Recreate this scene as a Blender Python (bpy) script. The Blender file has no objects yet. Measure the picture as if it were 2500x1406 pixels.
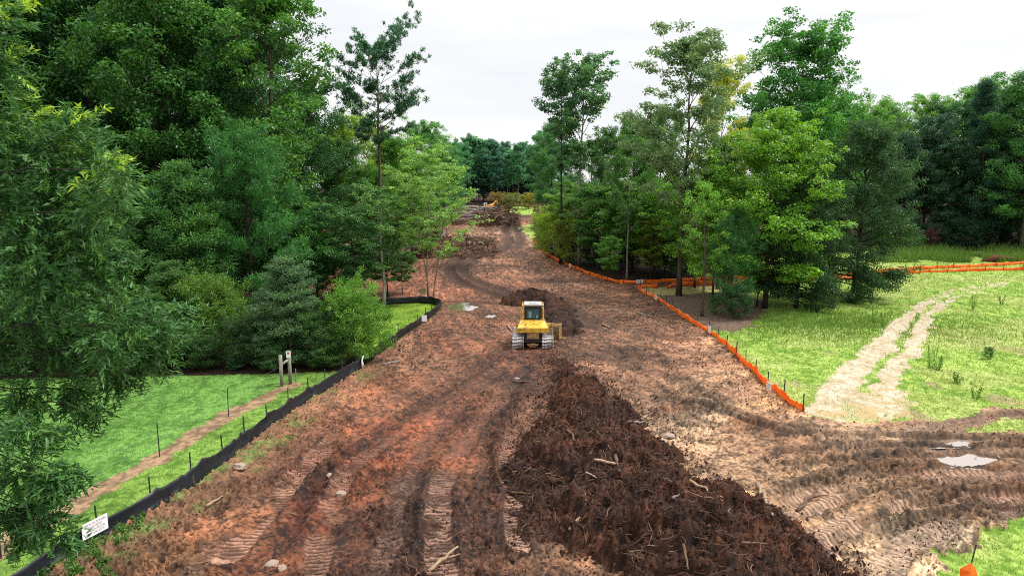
import bpy, bmesh, math, random
import numpy as np
from mathutils import Vector, Matrix
R = math.radians
sc = bpy.context.scene
COL = sc.collection
random.seed(7)

# ------------------------------------------------------------------ camera, world, sun, exposure
CAM_H, FPX, W0, H0 = 11.5, 1700.0, 2500.0, 1406.0
PITCH = math.atan((703 - 450) / FPX)
cam = bpy.data.cameras.new('camera'); cam.sensor_width = 36; cam.lens = FPX / W0 * 36
cam.clip_start = 0.1; cam.clip_end = 4000
co = bpy.data.objects.new('camera', cam); COL.objects.link(co)
co.location = (0, 0, CAM_H); co.rotation_euler = (R(90) - PITCH, 0, 0)
sc.camera = co
sc.view_settings.view_transform = 'Standard'; sc.view_settings.look = 'None'
sc.view_settings.exposure = 0.42; sc.view_settings.gamma = 1.0
sc.render.engine = 'CYCLES'
sc.cycles.max_bounces = 6; sc.cycles.diffuse_bounces = 3; sc.cycles.glossy_bounces = 2
sc.cycles.transmission_bounces = 4; sc.cycles.transparent_max_bounces = 8
sc.cycles.use_denoising = False; sc.cycles.denoising_prefilter = 'ACCURATE'; sc.cycles.filter_width = 1.0
sc.cycles.caustics_reflective = False; sc.cycles.caustics_refractive = False

SUN_EL, SUN_AZ = R(57), R(82)           # azimuth clockwise from +Y: from the right
world = bpy.data.worlds.new('World'); sc.world = world; world.use_nodes = True
nt = world.node_tree; nt.nodes.clear()
def N(t, **kw):
    n = nt.nodes.new(t)
    for k, v in kw.items(): setattr(n, k, v)
    return n
out = N('ShaderNodeOutputWorld'); mixs = N('ShaderNodeMixShader')
sky = N('ShaderNodeTexSky', sky_type='NISHITA', sun_disc=False)
sky.sun_elevation = SUN_EL; sky.sun_rotation = SUN_AZ
b1 = N('ShaderNodeBackground'); b1.inputs[1].default_value = 0.09
b2 = N('ShaderNodeBackground'); b2.inputs[1].default_value = 1.0
tc = N('ShaderNodeTexCoord'); sep = N('ShaderNodeSeparateXYZ')
mp = N('ShaderNodeMapping'); mp.inputs['Scale'].default_value = (1.3, 1.3, 9.0); mp.inputs['Rotation'].default_value = (0, R(4), 0)
noi = N('ShaderNodeTexNoise'); noi.inputs['Scale'].default_value = 2.2; noi.inputs['Detail'].default_value = 5; noi.inputs['Roughness'].default_value = 0.55
cr = N('ShaderNodeValToRGB'); cr.color_ramp.elements[0].position = 0.3; cr.color_ramp.elements[0].color = (0.83, 0.85, 0.88, 1)
cr.color_ramp.elements[1].position = 0.62; cr.color_ramp.elements[1].color = (0.96, 0.955, 0.955, 1)
# overcast sky: evenly brighter towards the zenith
mr = N('ShaderNodeMapRange'); mr.inputs['From Min'].default_value = 0.2; mr.inputs['From Max'].default_value = 1.0
mr.inputs['To Min'].default_value = 0.83; mr.inputs['To Max'].default_value = 2.0
mul = N('ShaderNodeVectorMath', operation='SCALE')
L = nt.links.new
L(tc.outputs['Generated'], sep.inputs[0]); L(tc.outputs['Generated'], mp.inputs[0]); L(mp.outputs[0], noi.inputs['Vector'])
L(noi.outputs[0], cr.inputs[0]); L(sep.outputs[2], mr.inputs[0]); L(cr.outputs[0], mul.inputs[0]); L(mr.outputs[0], mul.inputs['Scale'])
L(mul.outputs[0], b2.inputs[0]); L(sky.outputs[0], b1.inputs[0])
mixs.inputs[0].default_value = 0.93
L(b1.outputs[0], mixs.inputs[1]); L(b2.outputs[0], mixs.inputs[2]); L(mixs.outputs[0], out.inputs[0])

sun = bpy.data.lights.new('sun', 'SUN'); sun.energy = 3.4; sun.angle = R(8); sun.color = (1.0, 0.95, 0.86)
so = bpy.data.objects.new('sun', sun); COL.objects.link(so)
sd = Vector((math.sin(SUN_AZ) * math.cos(SUN_EL), math.cos(SUN_AZ) * math.cos(SUN_EL), math.sin(SUN_EL)))
so.rotation_euler = sd.to_track_quat('Z', 'Y').to_euler(); so.location = (20, -20, 60)

KD = 2.0                                # how bright a matt surface of albedo 1 renders in the open
def lin(c):
    a = np.asarray(c, float) / 255.0
    return np.where(a <= 0.04045, a / 12.92, ((a + 0.055) / 1.055) ** 2.4)
def alb(c, k=None): return lin(c) / (k or KD)

# ------------------------------------------------------------------ noise and geometry helpers
_tab = {}
def vnoise(x, y, seed=0):
    if seed not in _tab: _tab[seed] = np.random.default_rng(1000 + seed).random((256, 256)).astype(np.float32)
    T = _tab[seed]
    xi = np.floor(x).astype(np.int64); yi = np.floor(y).astype(np.int64)
    fx = x - xi; fy = y - yi
    fx = fx * fx * (3 - 2 * fx); fy = fy * fy * (3 - 2 * fy)
    x0 = xi & 255; x1 = (xi + 1) & 255; y0 = yi & 255; y1 = (yi + 1) & 255
    return (T[x0, y0] * (1 - fx) + T[x1, y0] * fx) * (1 - fy) + (T[x0, y1] * (1 - fx) + T[x1, y1] * fx) * fy
def fbm(x, y, o=4, seed=0, gain=0.5):
    s = 0; a = 1; t = 0
    for i in range(o):
        s = s + a * vnoise(x * 2.03 ** i + 17.3 * i, y * 2.03 ** i - 9.1 * i, seed + i); t += a; a *= gain
    return s / t
def sstep(a, b, x):
    t = np.clip((x - a) / (b - a), 0, 1); return t * t * (3 - 2 * t)
def rise(y): return 0.035 * np.clip(np.asarray(y, float) - 90, 0, 150)
def ground0(x, y):
    x = np.asarray(x, float); y = np.asarray(y, float)
    return rise(y) + 0.25 * (fbm(x * .05 + 40, y * .05 + 40, 2, 3) - 0.5)
cp, sp = math.cos(PITCH), math.sin(PITCH)
def ray(px, py):
    cx = (px - 1250) / FPX; cy = (703 - py) / FPX
    return np.array([cx, cp + cy * sp, cy * cp - sp])
def gp(px, py):
    """the ground point seen at a pixel of the photograph"""
    d = ray(px, py); t = 8.0
    if d[2] > -0.005: d[2] = -0.005
    for _ in range(60):
        p = d * t; h = CAM_H + p[2] - float(ground0(p[0], p[1])); t += h / (0.06 - d[2])
    p = d * t; return (float(p[0]), float(p[1]))
def gpl(pts): return np.array([gp(*p) for p in pts])
def at(px, py, dist):
    """the point seen at a pixel, at a distance along the ground"""
    d = ray(px, py); t = dist / d[1]; return Vector((d[0] * t, dist, CAM_H + d[2] * t))
def inpoly(x, y, P):
    r = np.zeros(x.shape, bool); n = len(P)
    for i in range(n):
        x1, y1 = P[i]; x2, y2 = P[(i + 1) % n]
        if y1 == y2: continue
        c = (y1 > y) != (y2 > y)
        r ^= c & (x < (x2 - x1) * (y - y1) / (y2 - y1) + x1)
    return r
def polydist(x, y, P):
    """distance to a polyline, arc length there, signed side"""
    best = np.full(x.shape, 1e9); arc = np.zeros(x.shape); side = np.zeros(x.shape); s0 = 0
    for (x1, y1), (x2, y2) in zip(P[:-1], P[1:]):
        dx, dy = x2 - x1, y2 - y1; l = math.hypot(dx, dy)
        if l < 1e-6: continue
        t = np.clip(((x - x1) * dx + (y - y1) * dy) / (l * l), 0, 1)
        ex = x - x1 - t * dx; ey = y - y1 - t * dy; d = np.hypot(ex, ey); m = d < best
        best = np.where(m, d, best); arc = np.where(m, s0 + t * l, arc); side = np.where(m, np.sign(dx * ey - dy * ex) * d, side); s0 += l
    return best, arc, side
def smooth_line(P, n=2):
    P = np.asarray(P, float)
    for _ in range(n):
        Q = [P[0]]
        for a, b in zip(P[:-1], P[1:]): Q += [a * .75 + b * .25, a * .25 + b * .75]
        Q.append(P[-1]); P = np.array(Q)
    return P
def resample(P, step):
    P = np.asarray(P, float); s = np.r_[0, np.cumsum(np.linalg.norm(np.diff(P, axis=0), axis=1))]
    n = max(2, int(s[-1] / step) + 1); t = np.linspace(0, s[-1], n)
    return np.stack([np.interp(t, s, P[:, k]) for k in range(P.shape[1])], 1), t

class MB:
    """collects vertices and faces and builds ONE mesh object"""
    def __init__(s): s.v = []; s.f = []; s.m = []; s.n = 0; s.att = []
    def add(s, v, faces, mat=0, att=None):
        v = np.asarray(v, float).reshape(-1, 3); s.v.append(v)
        for f in (faces if isinstance(faces, list) else [faces]):
            f = np.atleast_2d(np.asarray(f, np.int64))
            if f.size == 0: continue
            s.f.append(f + s.n); s.m.append(np.full(len(f), mat, np.int32))
        s.att.append(np.full(len(v), 0.5) if att is None else np.broadcast_to(att, (len(v),)))
        s.n += len(v); return s
    def box(s, c, d, rot=None, mat=0, taper=1.0):
        x, y, z = [k / 2 for k in d]
        v = np.array([(-x, -y, -z), (x, -y, -z), (x, y, -z), (-x, y, -z), (-x * taper, -y * taper, z), (x * taper, -y * taper, z), (x * taper, y * taper, z), (-x * taper, y * taper, z)])
        if rot is not None: v = v @ np.array(Matrix(rot).to_3x3()).T
        return s.add(v + np.array(c), [(0, 3, 2, 1), (4, 5, 6, 7), (0, 1, 5, 4), (1, 2, 6, 5), (2, 3, 7, 6), (3, 0, 4, 7)], mat)
    def tube(s, P, r, k=6, mat=0, cap=True, att=None):
        P = np.asarray(P, float); n = len(P); r = np.broadcast_to(r, (n,)).astype(float)
        T = np.gradient(P, axis=0); T /= np.linalg.norm(T, axis=1)[:, None] + 1e-9
        ref = np.array([0, 0, 1.0]) if abs(T[:, 2].mean()) < .8 else np.array([1.0, 0, 0])
        A = np.cross(T, ref); A /= np.linalg.norm(A, axis=1)[:, None] + 1e-9; B = np.cross(T, A)
        a = np.linspace(0, 2 * math.pi, k, endpoint=False)
        v = P[:, None] + r[:, None, None] * (A[:, None] * np.cos(a)[None, :, None] + B[:, None] * np.sin(a)[None, :, None])
        i = np.arange(n - 1)[:, None] * k; j = np.arange(k)[None]; j2 = (j + 1) % k
        q = np.stack([i + j, i + k + j, i + k + j2, i + j2], -1).reshape(-1, 4)
        fs = [q]
        if cap: fs += [np.arange(k)[None], (np.arange(k)[::-1] + (n - 1) * k)[None]]
        return s.add(v.reshape(-1, 3), fs, mat, att)
    def prism(s, pts, y0, y1, axis='x', mat=0):
        """a profile extruded along an axis"""
        n = len(pts); o = []
        for e in (y0, y1):
            for a, b in pts: o.append((e, a, b) if axis == 'x' else ((a, e, b) if axis == 'y' else (a, b, e)))
        q = [(i, (i + 1) % n, n + (i + 1) % n, n + i) for i in range(n)]
        return s.add(o, [np.array(q), np.arange(n)[::-1][None], (np.arange(n) + n)[None]], mat)
    def mesh(s, name, mats, smooth=False, attname=None):
        me = bpy.data.meshes.new(name)
        V = np.concatenate(s.v); me.vertices.add(len(V)); me.vertices.foreach_set('co', V.astype(np.float32).ravel())
        idx = np.concatenate([f.ravel() for f in s.f]); cnt = np.concatenate([np.full(len(f), f.shape[1]) for f in s.f])
        me.loops.add(len(idx)); me.loops.foreach_set('vertex_index', idx.astype(np.int32))
        me.polygons.add(len(cnt)); st = np.r_[0, np.cumsum(cnt)[:-1]].astype(np.int32)
        me.polygons.foreach_set('loop_start', st); me.polygons.foreach_set('loop_total', cnt.astype(np.int32))
        me.polygons.foreach_set('material_index', np.concatenate(s.m))
        me.polygons.foreach_set('use_smooth', np.full(len(cnt), smooth))
        for m in (mats if isinstance(mats, (list, tuple)) else [mats]): me.materials.append(m)
        if attname:
            a = me.attributes.new(attname, 'FLOAT', 'POINT'); a.data.foreach_set('value', np.concatenate(s.att).astype(np.float32))
        me.update(calc_edges=True); return me
    def build(s, name, mats, parent=None, smooth=False, attname=None, bevel=0, loc=None):
        if bevel or not smooth:
            pass
        return link(name, s.mesh(name, mats, smooth, attname), parent, bevel, loc)
def link(name, me, parent=None, bevel=0, loc=None):
    o = bpy.data.objects.new(name, me); COL.objects.link(o)
    if parent is not None: o.parent = parent
    if loc is not None: o.location = loc
    if bevel:
        m = o.modifiers.new('bevel', 'BEVEL'); m.width = bevel; m.segments = 2; m.limit_method = 'ANGLE'; m.angle_limit = R(40)
    return o
def tag(o, label=None, cat=None, group=None, kind=None):
    if label: o['label'] = label
    if cat: o['category'] = cat
    if group: o['group'] = group
    if kind: o['kind'] = kind
    return o
def empty(name, loc, rz=0, scale=None):
    o = bpy.data.objects.new(name, None); COL.objects.link(o); o.location = loc; o.rotation_euler = (0, 0, rz)
    if scale: o.scale = scale
    return o

# ------------------------------------------------------------------ materials
def newmat(name):
    m = bpy.data.materials.new(name); m.use_nodes = True; t = m.node_tree
    return m, t, t.nodes['Principled BSDF']
def pmat(name, col, rough=0.6, metal=0.0, spec=0.5, var=0.0, vs=6.0, bump=0.0, dirt=None, dirt_amt=0.5, dirt_scale=3.0):
    m, t, b = newmat(name); b.inputs['Roughness'].default_value = rough; b.inputs['Metallic'].default_value = metal
    b.inputs['Specular IOR Level'].default_value = spec
    c = tuple(col) + (1,); b.inputs['Base Color'].default_value = c
    last = None
    tcn = t.nodes.new('ShaderNodeTexCoord')
    if var:
        n = t.nodes.new('ShaderNodeTexNoise'); n.inputs['Scale'].default_value = vs; n.inputs['Detail'].default_value = 6
        t.links.new(tcn.outputs['Object'], n.inputs['Vector'])
        r = t.nodes.new('ShaderNodeValToRGB'); r.color_ramp.elements[0].position = .3; r.color_ramp.elements[1].position = .7
        r.color_ramp.elements[0].color = tuple(k * (1 - var) for k in col) + (1,); r.color_ramp.elements[1].color = tuple(min(1, k * (1 + var)) for k in col) + (1,)
        t.links.new(n.outputs[0], r.inputs[0]); last = r.outputs[0]
        if bump:
            bn = t.nodes.new('ShaderNodeBump'); bn.inputs['Strength'].default_value = bump; bn.inputs['Distance'].default_value = 0.02
            t.links.new(n.outputs[0], bn.inputs['Height']); t.links.new(bn.outputs[0], b.inputs['Normal'])
    if dirt is not None:
        n = t.nodes.new('ShaderNodeTexNoise'); n.inputs['Scale'].default_value = dirt_scale; n.inputs['Detail'].default_value = 8; n.inputs['Roughness'].default_value = .65
        t.links.new(tcn.outputs['Object'], n.inputs['Vector'])
        r = t.nodes.new('ShaderNodeValToRGB'); r.color_ramp.elements[0].position = .62 - dirt_amt * .3; r.color_ramp.elements[1].position = .75 - dirt_amt * .3
        r.color_ramp.elements[0].color = (0, 0, 0, 1); r.color_ramp.elements[1].color = (.85, .85, .85, 1)
        t.links.new(n.outputs[0], r.inputs[0])
        mx = t.nodes.new('ShaderNodeMix'); mx.data_type = 'RGBA'; t.links.new(r.outputs[0], mx.inputs[0])
        if last: t.links.new(last, mx.inputs[6])
        else: mx.inputs[6].default_value = c
        mx.inputs[7].default_value = tuple(dirt) + (1,); last = mx.outputs[2]
    if last: t.links.new(last, b.inputs['Base Color'])
    return m
def leafmat():
    m, t, b = newmat('leaf')
    oi = t.nodes.new('ShaderNodeObjectInfo'); at_ = t.nodes.new('ShaderNodeAttribute'); at_.attribute_name = 'tint'
    r = t.nodes.new('ShaderNodeValToRGB'); e = r.color_ramp.elements
    e[0].position = 0.0; e[0].color = (.42, .5, .42, 1)
    e[1].position = 0.5; e[1].color = (.62, .62, .55, 1)
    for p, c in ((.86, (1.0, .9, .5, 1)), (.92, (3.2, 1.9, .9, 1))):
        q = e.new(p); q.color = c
    t.links.new(at_.outputs['Fac'], r.inputs[0])
    mx = t.nodes.new('ShaderNodeMix'); mx.data_type = 'RGBA'; mx.blend_type = 'MULTIPLY'; mx.inputs[0].default_value = 1
    t.links.new(r.outputs[0], mx.inputs[6]); t.links.new(oi.outputs['Color'], mx.inputs[7])
    t.links.new(mx.outputs[2], b.inputs['Base Color']); b.inputs['Roughness'].default_value = .42; b.inputs['Specular IOR Level'].default_value = .35
    tr = t.nodes.new('ShaderNodeBsdfTranslucent')
    hs = t.nodes.new('ShaderNodeHueSaturation'); hs.inputs['Saturation'].default_value = 1.15; hs.inputs['Value'].default_value = 1.25; hs.inputs['Hue'].default_value = .485
    t.links.new(mx.outputs[2], hs.inputs['Color']); t.links.new(hs.outputs[0], tr.inputs[0])
    ms = t.nodes.new('ShaderNodeMixShader'); ms.inputs[0].default_value = .36
    t.links.new(b.outputs[0], ms.inputs[1]); t.links.new(tr.outputs[0], ms.inputs[2])
    t.links.new(ms.outputs[0], t.nodes['Material Output'].inputs[0]); return m
def barkmat():
    m, t, b = newmat('bark'); oi = t.nodes.new('ShaderNodeObjectInfo'); tcn = t.nodes.new('ShaderNodeTexCoord')
    mp_ = t.nodes.new('ShaderNodeMapping'); mp_.inputs['Scale'].default_value = (6, 6, 1.2); t.links.new(tcn.outputs['Object'], mp_.inputs[0])
    n = t.nodes.new('ShaderNodeTexNoise'); n.inputs['Scale'].default_value = 1.5; n.inputs['Detail'].default_value = 8; n.inputs['Roughness'].default_value = .7
    t.links.new(mp_.outputs[0], n.inputs['Vector'])
    r = t.nodes.new('ShaderNodeValToRGB'); r.color_ramp.elements[0].position = .35; r.color_ramp.elements[0].color = (.45, .45, .45, 1)
    r.color_ramp.elements[1].position = .68; r.color_ramp.elements[1].color = (1.3, 1.3, 1.25, 1); t.links.new(n.outputs[0], r.inputs[0])
    mx = t.nodes.new('ShaderNodeMix'); mx.data_type = 'RGBA'; mx.blend_type = 'MULTIPLY'; mx.inputs[0].default_value = 1
    t.links.new(r.outputs[0], mx.inputs[6]); t.links.new(oi.outputs['Color'], mx.inputs[7]); t.links.new(mx.outputs[2], b.inputs['Base Color'])
    b.inputs['Roughness'].default_value = .9; b.inputs['Specular IOR Level'].default_value = .15
    bn = t.nodes.new('ShaderNodeBump'); bn.inputs['Strength'].default_value = .6; bn.inputs['Distance'].default_value = .03
    t.links.new(n.outputs[0], bn.inputs['Height']); t.links.new(bn.outputs[0], b.inputs['Normal']); return m
def groundmat(name, scale, bump, rough, spec=.2, colvar=.35):
    """base colour comes from the surface's own colour map; fine grain is added here"""
    m, t, b = newmat(name); a = t.nodes.new('ShaderNodeAttribute'); a.attribute_name = 'col'
    g = t.nodes.new('ShaderNodeNewGeometry')
    n = t.nodes.new('ShaderNodeTexNoise'); n.inputs['Scale'].default_value = scale; n.inputs['Detail'].default_value = 7; n.inputs['Roughness'].default_value = .68
    t.links.new(g.outputs['Position'], n.inputs['Vector'])
    r = t.nodes.new('ShaderNodeMapRange'); r.inputs[1].default_value = .3; r.inputs[2].default_value = .7; r.inputs[3].default_value = 1 - colvar; r.inputs[4].default_value = 1 + colvar
    t.links.new(n.outputs[0], r.inputs[0])
    v = t.nodes.new('ShaderNodeVectorMath'); v.operation = 'SCALE'; t.links.new(a.outputs['Color'], v.inputs[0]); t.links.new(r.outputs[0], v.inputs['Scale'])
    t.links.new(v.outputs[0], b.inputs['Base Color']); b.inputs['Roughness'].default_value = rough; b.inputs['Specular IOR Level'].default_value = spec
    bn = t.nodes.new('ShaderNodeBump'); bn.inputs['Strength'].default_value = bump; bn.inputs['Distance'].default_value = .05
    t.links.new(n.outputs[0], bn.inputs['Height']); t.links.new(bn.outputs[0], b.inputs['Normal']); return m
LEAF, BARK = leafmat(), barkmat()
M_DIRT = groundmat('dirt', 9, .8, .8, .3); M_GRASS = groundmat('grass_ground', 7, .6, .9, .1); M_FLOOR = groundmat('leaf_litter', 6, .7, .95, .1)
M_PATH = groundmat('worn_path', 8, .4, .95, .1, .25); M_SOIL = groundmat('mulch_soil', 11, 1.0, .85, .25, .45)
def attmat(name, c0, c1, c2, rough=.8, trans=0):
    m, t, b = newmat(name); a = t.nodes.new('ShaderNodeAttribute'); a.attribute_name = 'tint'
    r = t.nodes.new('ShaderNodeValToRGB'); r.color_ramp.elements[0].color = tuple(c0) + (1,); r.color_ramp.elements[1].color = tuple(c2) + (1,)
    e = r.color_ramp.elements.new(.5); e.color = tuple(c1) + (1,); t.links.new(a.outputs['Fac'], r.inputs[0]); t.links.new(r.outputs[0], b.inputs['Base Color'])
    b.inputs['Roughness'].default_value = rough; b.inputs['Specular IOR Level'].default_value = .2
    if trans:
        tr = t.nodes.new('ShaderNodeBsdfTranslucent'); t.links.new(r.outputs[0], tr.inputs[0]); ms = t.nodes.new('ShaderNodeMixShader'); ms.inputs[0].default_value = trans
        t.links.new(b.outputs[0], ms.inputs[1]); t.links.new(tr.outputs[0], ms.inputs[2]); t.links.new(ms.outputs[0], t.nodes['Material Output'].inputs[0])
    return m
M_LAWNB = attmat('lawn_blades', alb((76, 120, 48)), alb((120, 172, 80)), alb((174, 204, 110)), .7, .25)
M_FIELDB = attmat('field_blades', alb((100, 148, 52)), alb((164, 204, 90)), alb((198, 218, 116)), .7, .25)
M_WEED = attmat('weed_leaves', alb((40, 90, 30)), alb((95, 150, 60)), alb((150, 190, 95)), .6, .25)
M_CLOD = attmat('clods', alb((52, 32, 24)), alb((112, 68, 48)), alb((176, 132, 104)), .85)
M_ROOT = attmat('roots', alb((48, 32, 24)), alb((112, 80, 60)), alb((180, 148, 120)), .8)
M_WOOD = pmat('barked_stick', alb((120, 88, 66)), .85, var=.4, vs=9, bump=.3)
M_WOODL = pmat('pale_stick', alb((190, 158, 128)), .8, var=.25, vs=9, bump=.3)
M_WOODG = pmat('grey_log', alb((165, 152, 142)), .85, var=.35, vs=3, bump=.3)
M_YEL = pmat('yellow_paint', (.62, .36, .028), .38, spec=.5, dirt=(.2, .12, .05), dirt_amt=.42, dirt_scale=2.6)
M_YEL.node_tree.nodes['Principled BSDF'].inputs['Coat Weight'].default_value = .5; M_YEL.node_tree.nodes['Principled BSDF'].inputs['Coat Roughness'].default_value = .25
M_YELD = pmat('muddy_yellow_paint', (.42, .26, .06), .6, dirt=(.15, .09, .055), dirt_amt=.8, dirt_scale=4)
M_BLK = pmat('black_rubber', (.012, .012, .013), .6); M_STEEL = pmat('worn_steel', (.7, .69, .7), .4, metal=.35, dirt=(.1, .055, .035), dirt_amt=.62, dirt_scale=5)
M_DKST = pmat('dark_steel', (.05, .04, .035), .6, metal=.4, var=.3)
M_WHITE = pmat('white_sign', (.8, .8, .84), .5, var=.04, vs=4); M_TXT = pmat('sign_ink', (.2, .03, .07), .6)
M_STAKE = pmat('dark_green_stake', (.02, .028, .022), .7); M_WPOST = pmat('weathered_timber', alb((165, 165, 145)), .85, var=.3, vs=5, bump=.3)
M_SILT = pmat('black_woven_fabric', (.007, .009, .014), .45, spec=.45, var=.4, vs=2.5, bump=.3, dirt=(.1, .06, .04), dirt_amt=.05)
M_WIRE = pmat('fence_wire', (.2, .2, .2), .5, metal=.8)
def glassmat(name, col, rough=.05):
    m, t, b = newmat(name); b.inputs['Base Color'].default_value = tuple(col) + (1,); b.inputs['Roughness'].default_value = rough; b.inputs['Specular IOR Level'].default_value = 1.0
    b.inputs['Coat Weight'].default_value = .6; return m
M_GLASS = glassmat('tinted_glass', (.035, .085, .095))
def watermat():
    m, t, b = newmat('muddy_water'); b.inputs['Base Color'].default_value = (.22, .15, .1, 1); b.inputs['Roughness'].default_value = .03
    b.inputs['Specular IOR Level'].default_value = 1.0; b.inputs['IOR'].default_value = 1.9; b.inputs['Coat Weight'].default_value = 1.0; b.inputs['Coat Roughness'].default_value = .02; b.inputs['Coat IOR'].default_value = 2.2
    n = t.nodes.new('ShaderNodeTexNoise'); n.inputs['Scale'].default_value = 3; bn = t.nodes.new('ShaderNodeBump'); bn.inputs['Strength'].default_value = .05
    t.links.new(n.outputs[0], bn.inputs['Height']); t.links.new(bn.outputs[0], b.inputs['Normal']); return m
M_WATER = watermat()
def netmat():
    m, t, b = newmat('orange_netting'); b.inputs['Roughness'].default_value = .5
    tcn = t.nodes.new('ShaderNodeTexCoord'); n = t.nodes.new('ShaderNodeTexNoise'); n.inputs['Scale'].default_value = 1.2; n.inputs['Detail'].default_value = 5; t.links.new(tcn.outputs['Object'], n.inputs['Vector'])
    r = t.nodes.new('ShaderNodeValToRGB'); r.color_ramp.elements[0].position = .3; r.color_ramp.elements[1].position = .75
    r.color_ramp.elements[0].color = (.95, .15, .008, 1); r.color_ramp.elements[1].color = (.96, .33, .04, 1)
    t.links.new(n.outputs[0], r.inputs[0]); t.links.new(r.outputs[0], b.inputs['Base Color'])
    tr = t.nodes.new('ShaderNodeBsdfTranslucent'); t.links.new(r.outputs[0], tr.inputs[0]); ms = t.nodes.new('ShaderNodeMixShader'); ms.inputs[0].default_value = .35
    t.links.new(b.outputs[0], ms.inputs[1]); t.links.new(tr.outputs[0], ms.inputs[2]); t.links.new(ms.outputs[0], t.nodes['Material Output'].inputs[0]); return m
M_NET = netmat()

# ------------------------------------------------------------------ where things run (photograph pixels turned into ground points)
SILT = [(-260, 1640), (90, 1412), (190, 1347), (300, 1290), (420, 1217), (500, 1162), (570, 1112), (610, 1077), (700, 1011), (780, 960), (850, 917), (878, 901)]
SILT2 = [(905, 880), (930, 860), (1000, 810), (1040, 785), (1070, 760), (1078, 748), (1045, 739), (955, 742), (890, 748)]
FN = [(1957, 1010), (1920, 982), (1885, 956), (1850, 922), (1800, 873), (1765, 843), (1740, 817), (1700, 796), (1650, 765), (1610, 735), (1562, 712), (1555, 704), (1606, 702)]
FA = [(1303, 588), (1320, 611), (1335, 625), (1390, 651), (1440, 672), (1500, 691), (1560, 693), (1650, 688), (1755, 682), (1850, 684), (1930, 686), (2060, 676), (2165, 663), (2250, 658), (2400, 652), (2520, 643)]
FC = [(1628, 705), (1645, 698), (1740, 694), (1850, 697), (1990, 690), (2110, 678), (2170, 670), (2300, 664), (2540, 660)]
P_DIRT = gpl(SILT + SILT2[:6] + [(1045, 741), (955, 745), (900, 752), (760, 725), (690, 690), (690, 600), (780, 570), (990, 540), (1110, 518), (1150, 505), (1230, 503), (1300, 525), (1303, 588),
    (1335, 625), (1390, 651), (1440, 672), (1500, 692), (1560, 694), (1660, 689), (1760, 684), (1760, 697), (1640, 703), (1560, 703)] + FN[10::-1] +
    [(2060, 1030), (2230, 1028), (2310, 1026), (2420, 1000), (2900, 985), (2900, 1285), (2500, 1282), (2420, 1302), (2335, 1345), (2325, 1420), (2420, 1640)])
P_FIELD = gpl([(1560, 703), (1640, 703), (1760, 697), (1660, 640), (2150, 612), (3700, 612), (3700, 1000), (2900, 985), (2420, 1000), (2310, 1026), (2230, 1028), (2060, 1030)] + FN[:11])
P_FIELD2 = gpl([(2345, 1056), (2420, 1030), (2900, 1005), (2900, 1050), (2500, 1058)])
P_FIELD3 = gpl([(2900, 1285), (2500, 1280), (2420, 1302), (2335, 1345), (2325, 1420), (2420, 1640), (2900, 1640)])
P_FIELD4 = gpl([(1268, 553), (1300, 548), (1306, 575), (1303, 590)])
P_FIELD5 = gpl([(1225, 526), (1300, 524), (1300, 506), (1215, 505)])
P_UNDER = gpl([(1565, 716), (1700, 799), (1775, 812), (1850, 792), (1880, 740), (1800, 712), (1650, 718), (1600, 722)])
P_LAWN = gpl([(-900, 1640)] + SILT + [(870, 905), (700, 912), (400, 918), (0, 925), (-900, 945)])
P_LAWN2 = gpl(SILT2 + [(860, 800), (870, 870)])
PATH = smooth_line(gpl([(705, 938), (690, 948), (600, 992), (540, 1022), (450, 1075), (390, 1112), (300, 1165), (200, 1225), (100, 1283), (0, 1338), (-150, 1420)]))
DRIVE = [(smooth_line(gpl(p)), w) for p, w in (
    ([(2010, 1010), (2050, 940), (2110, 880), (2165, 830), (2205, 785), (2262, 735), (2340, 704), (2450, 690)], .72),
    ([(2120, 1010), (2160, 930), (2200, 880), (2240, 830), (2268, 770), (2305, 735), (2380, 708), (2460, 693)], .55))]
P_APRON = gpl([(1957, 1012), (1975, 985), (2030, 975), (2120, 950), (2200, 950), (2235, 985), (2200, 1026), (2060, 1030)])
P_PUD = [gpl(p) for p in ([(2255, 1112), (2300, 1105), (2380, 1108), (2445, 1112), (2430, 1124), (2350, 1142), (2300, 1130)], [(2265, 1078), (2330, 1072), (2375, 1076), (2365, 1086), (2290, 1088)],
    [(1093, 743), (1120, 741), (1145, 757), (1120, 757), (1095, 753)], [(1112, 741), (1135, 739), (1165, 748), (1150, 755), (1125, 749)], [(1188, 767), (1210, 768), (1206, 774), (1186, 773)], [(1018, 712), (1032, 700), (1040, 712), (1028, 718)])]
PUDZ = []

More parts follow.
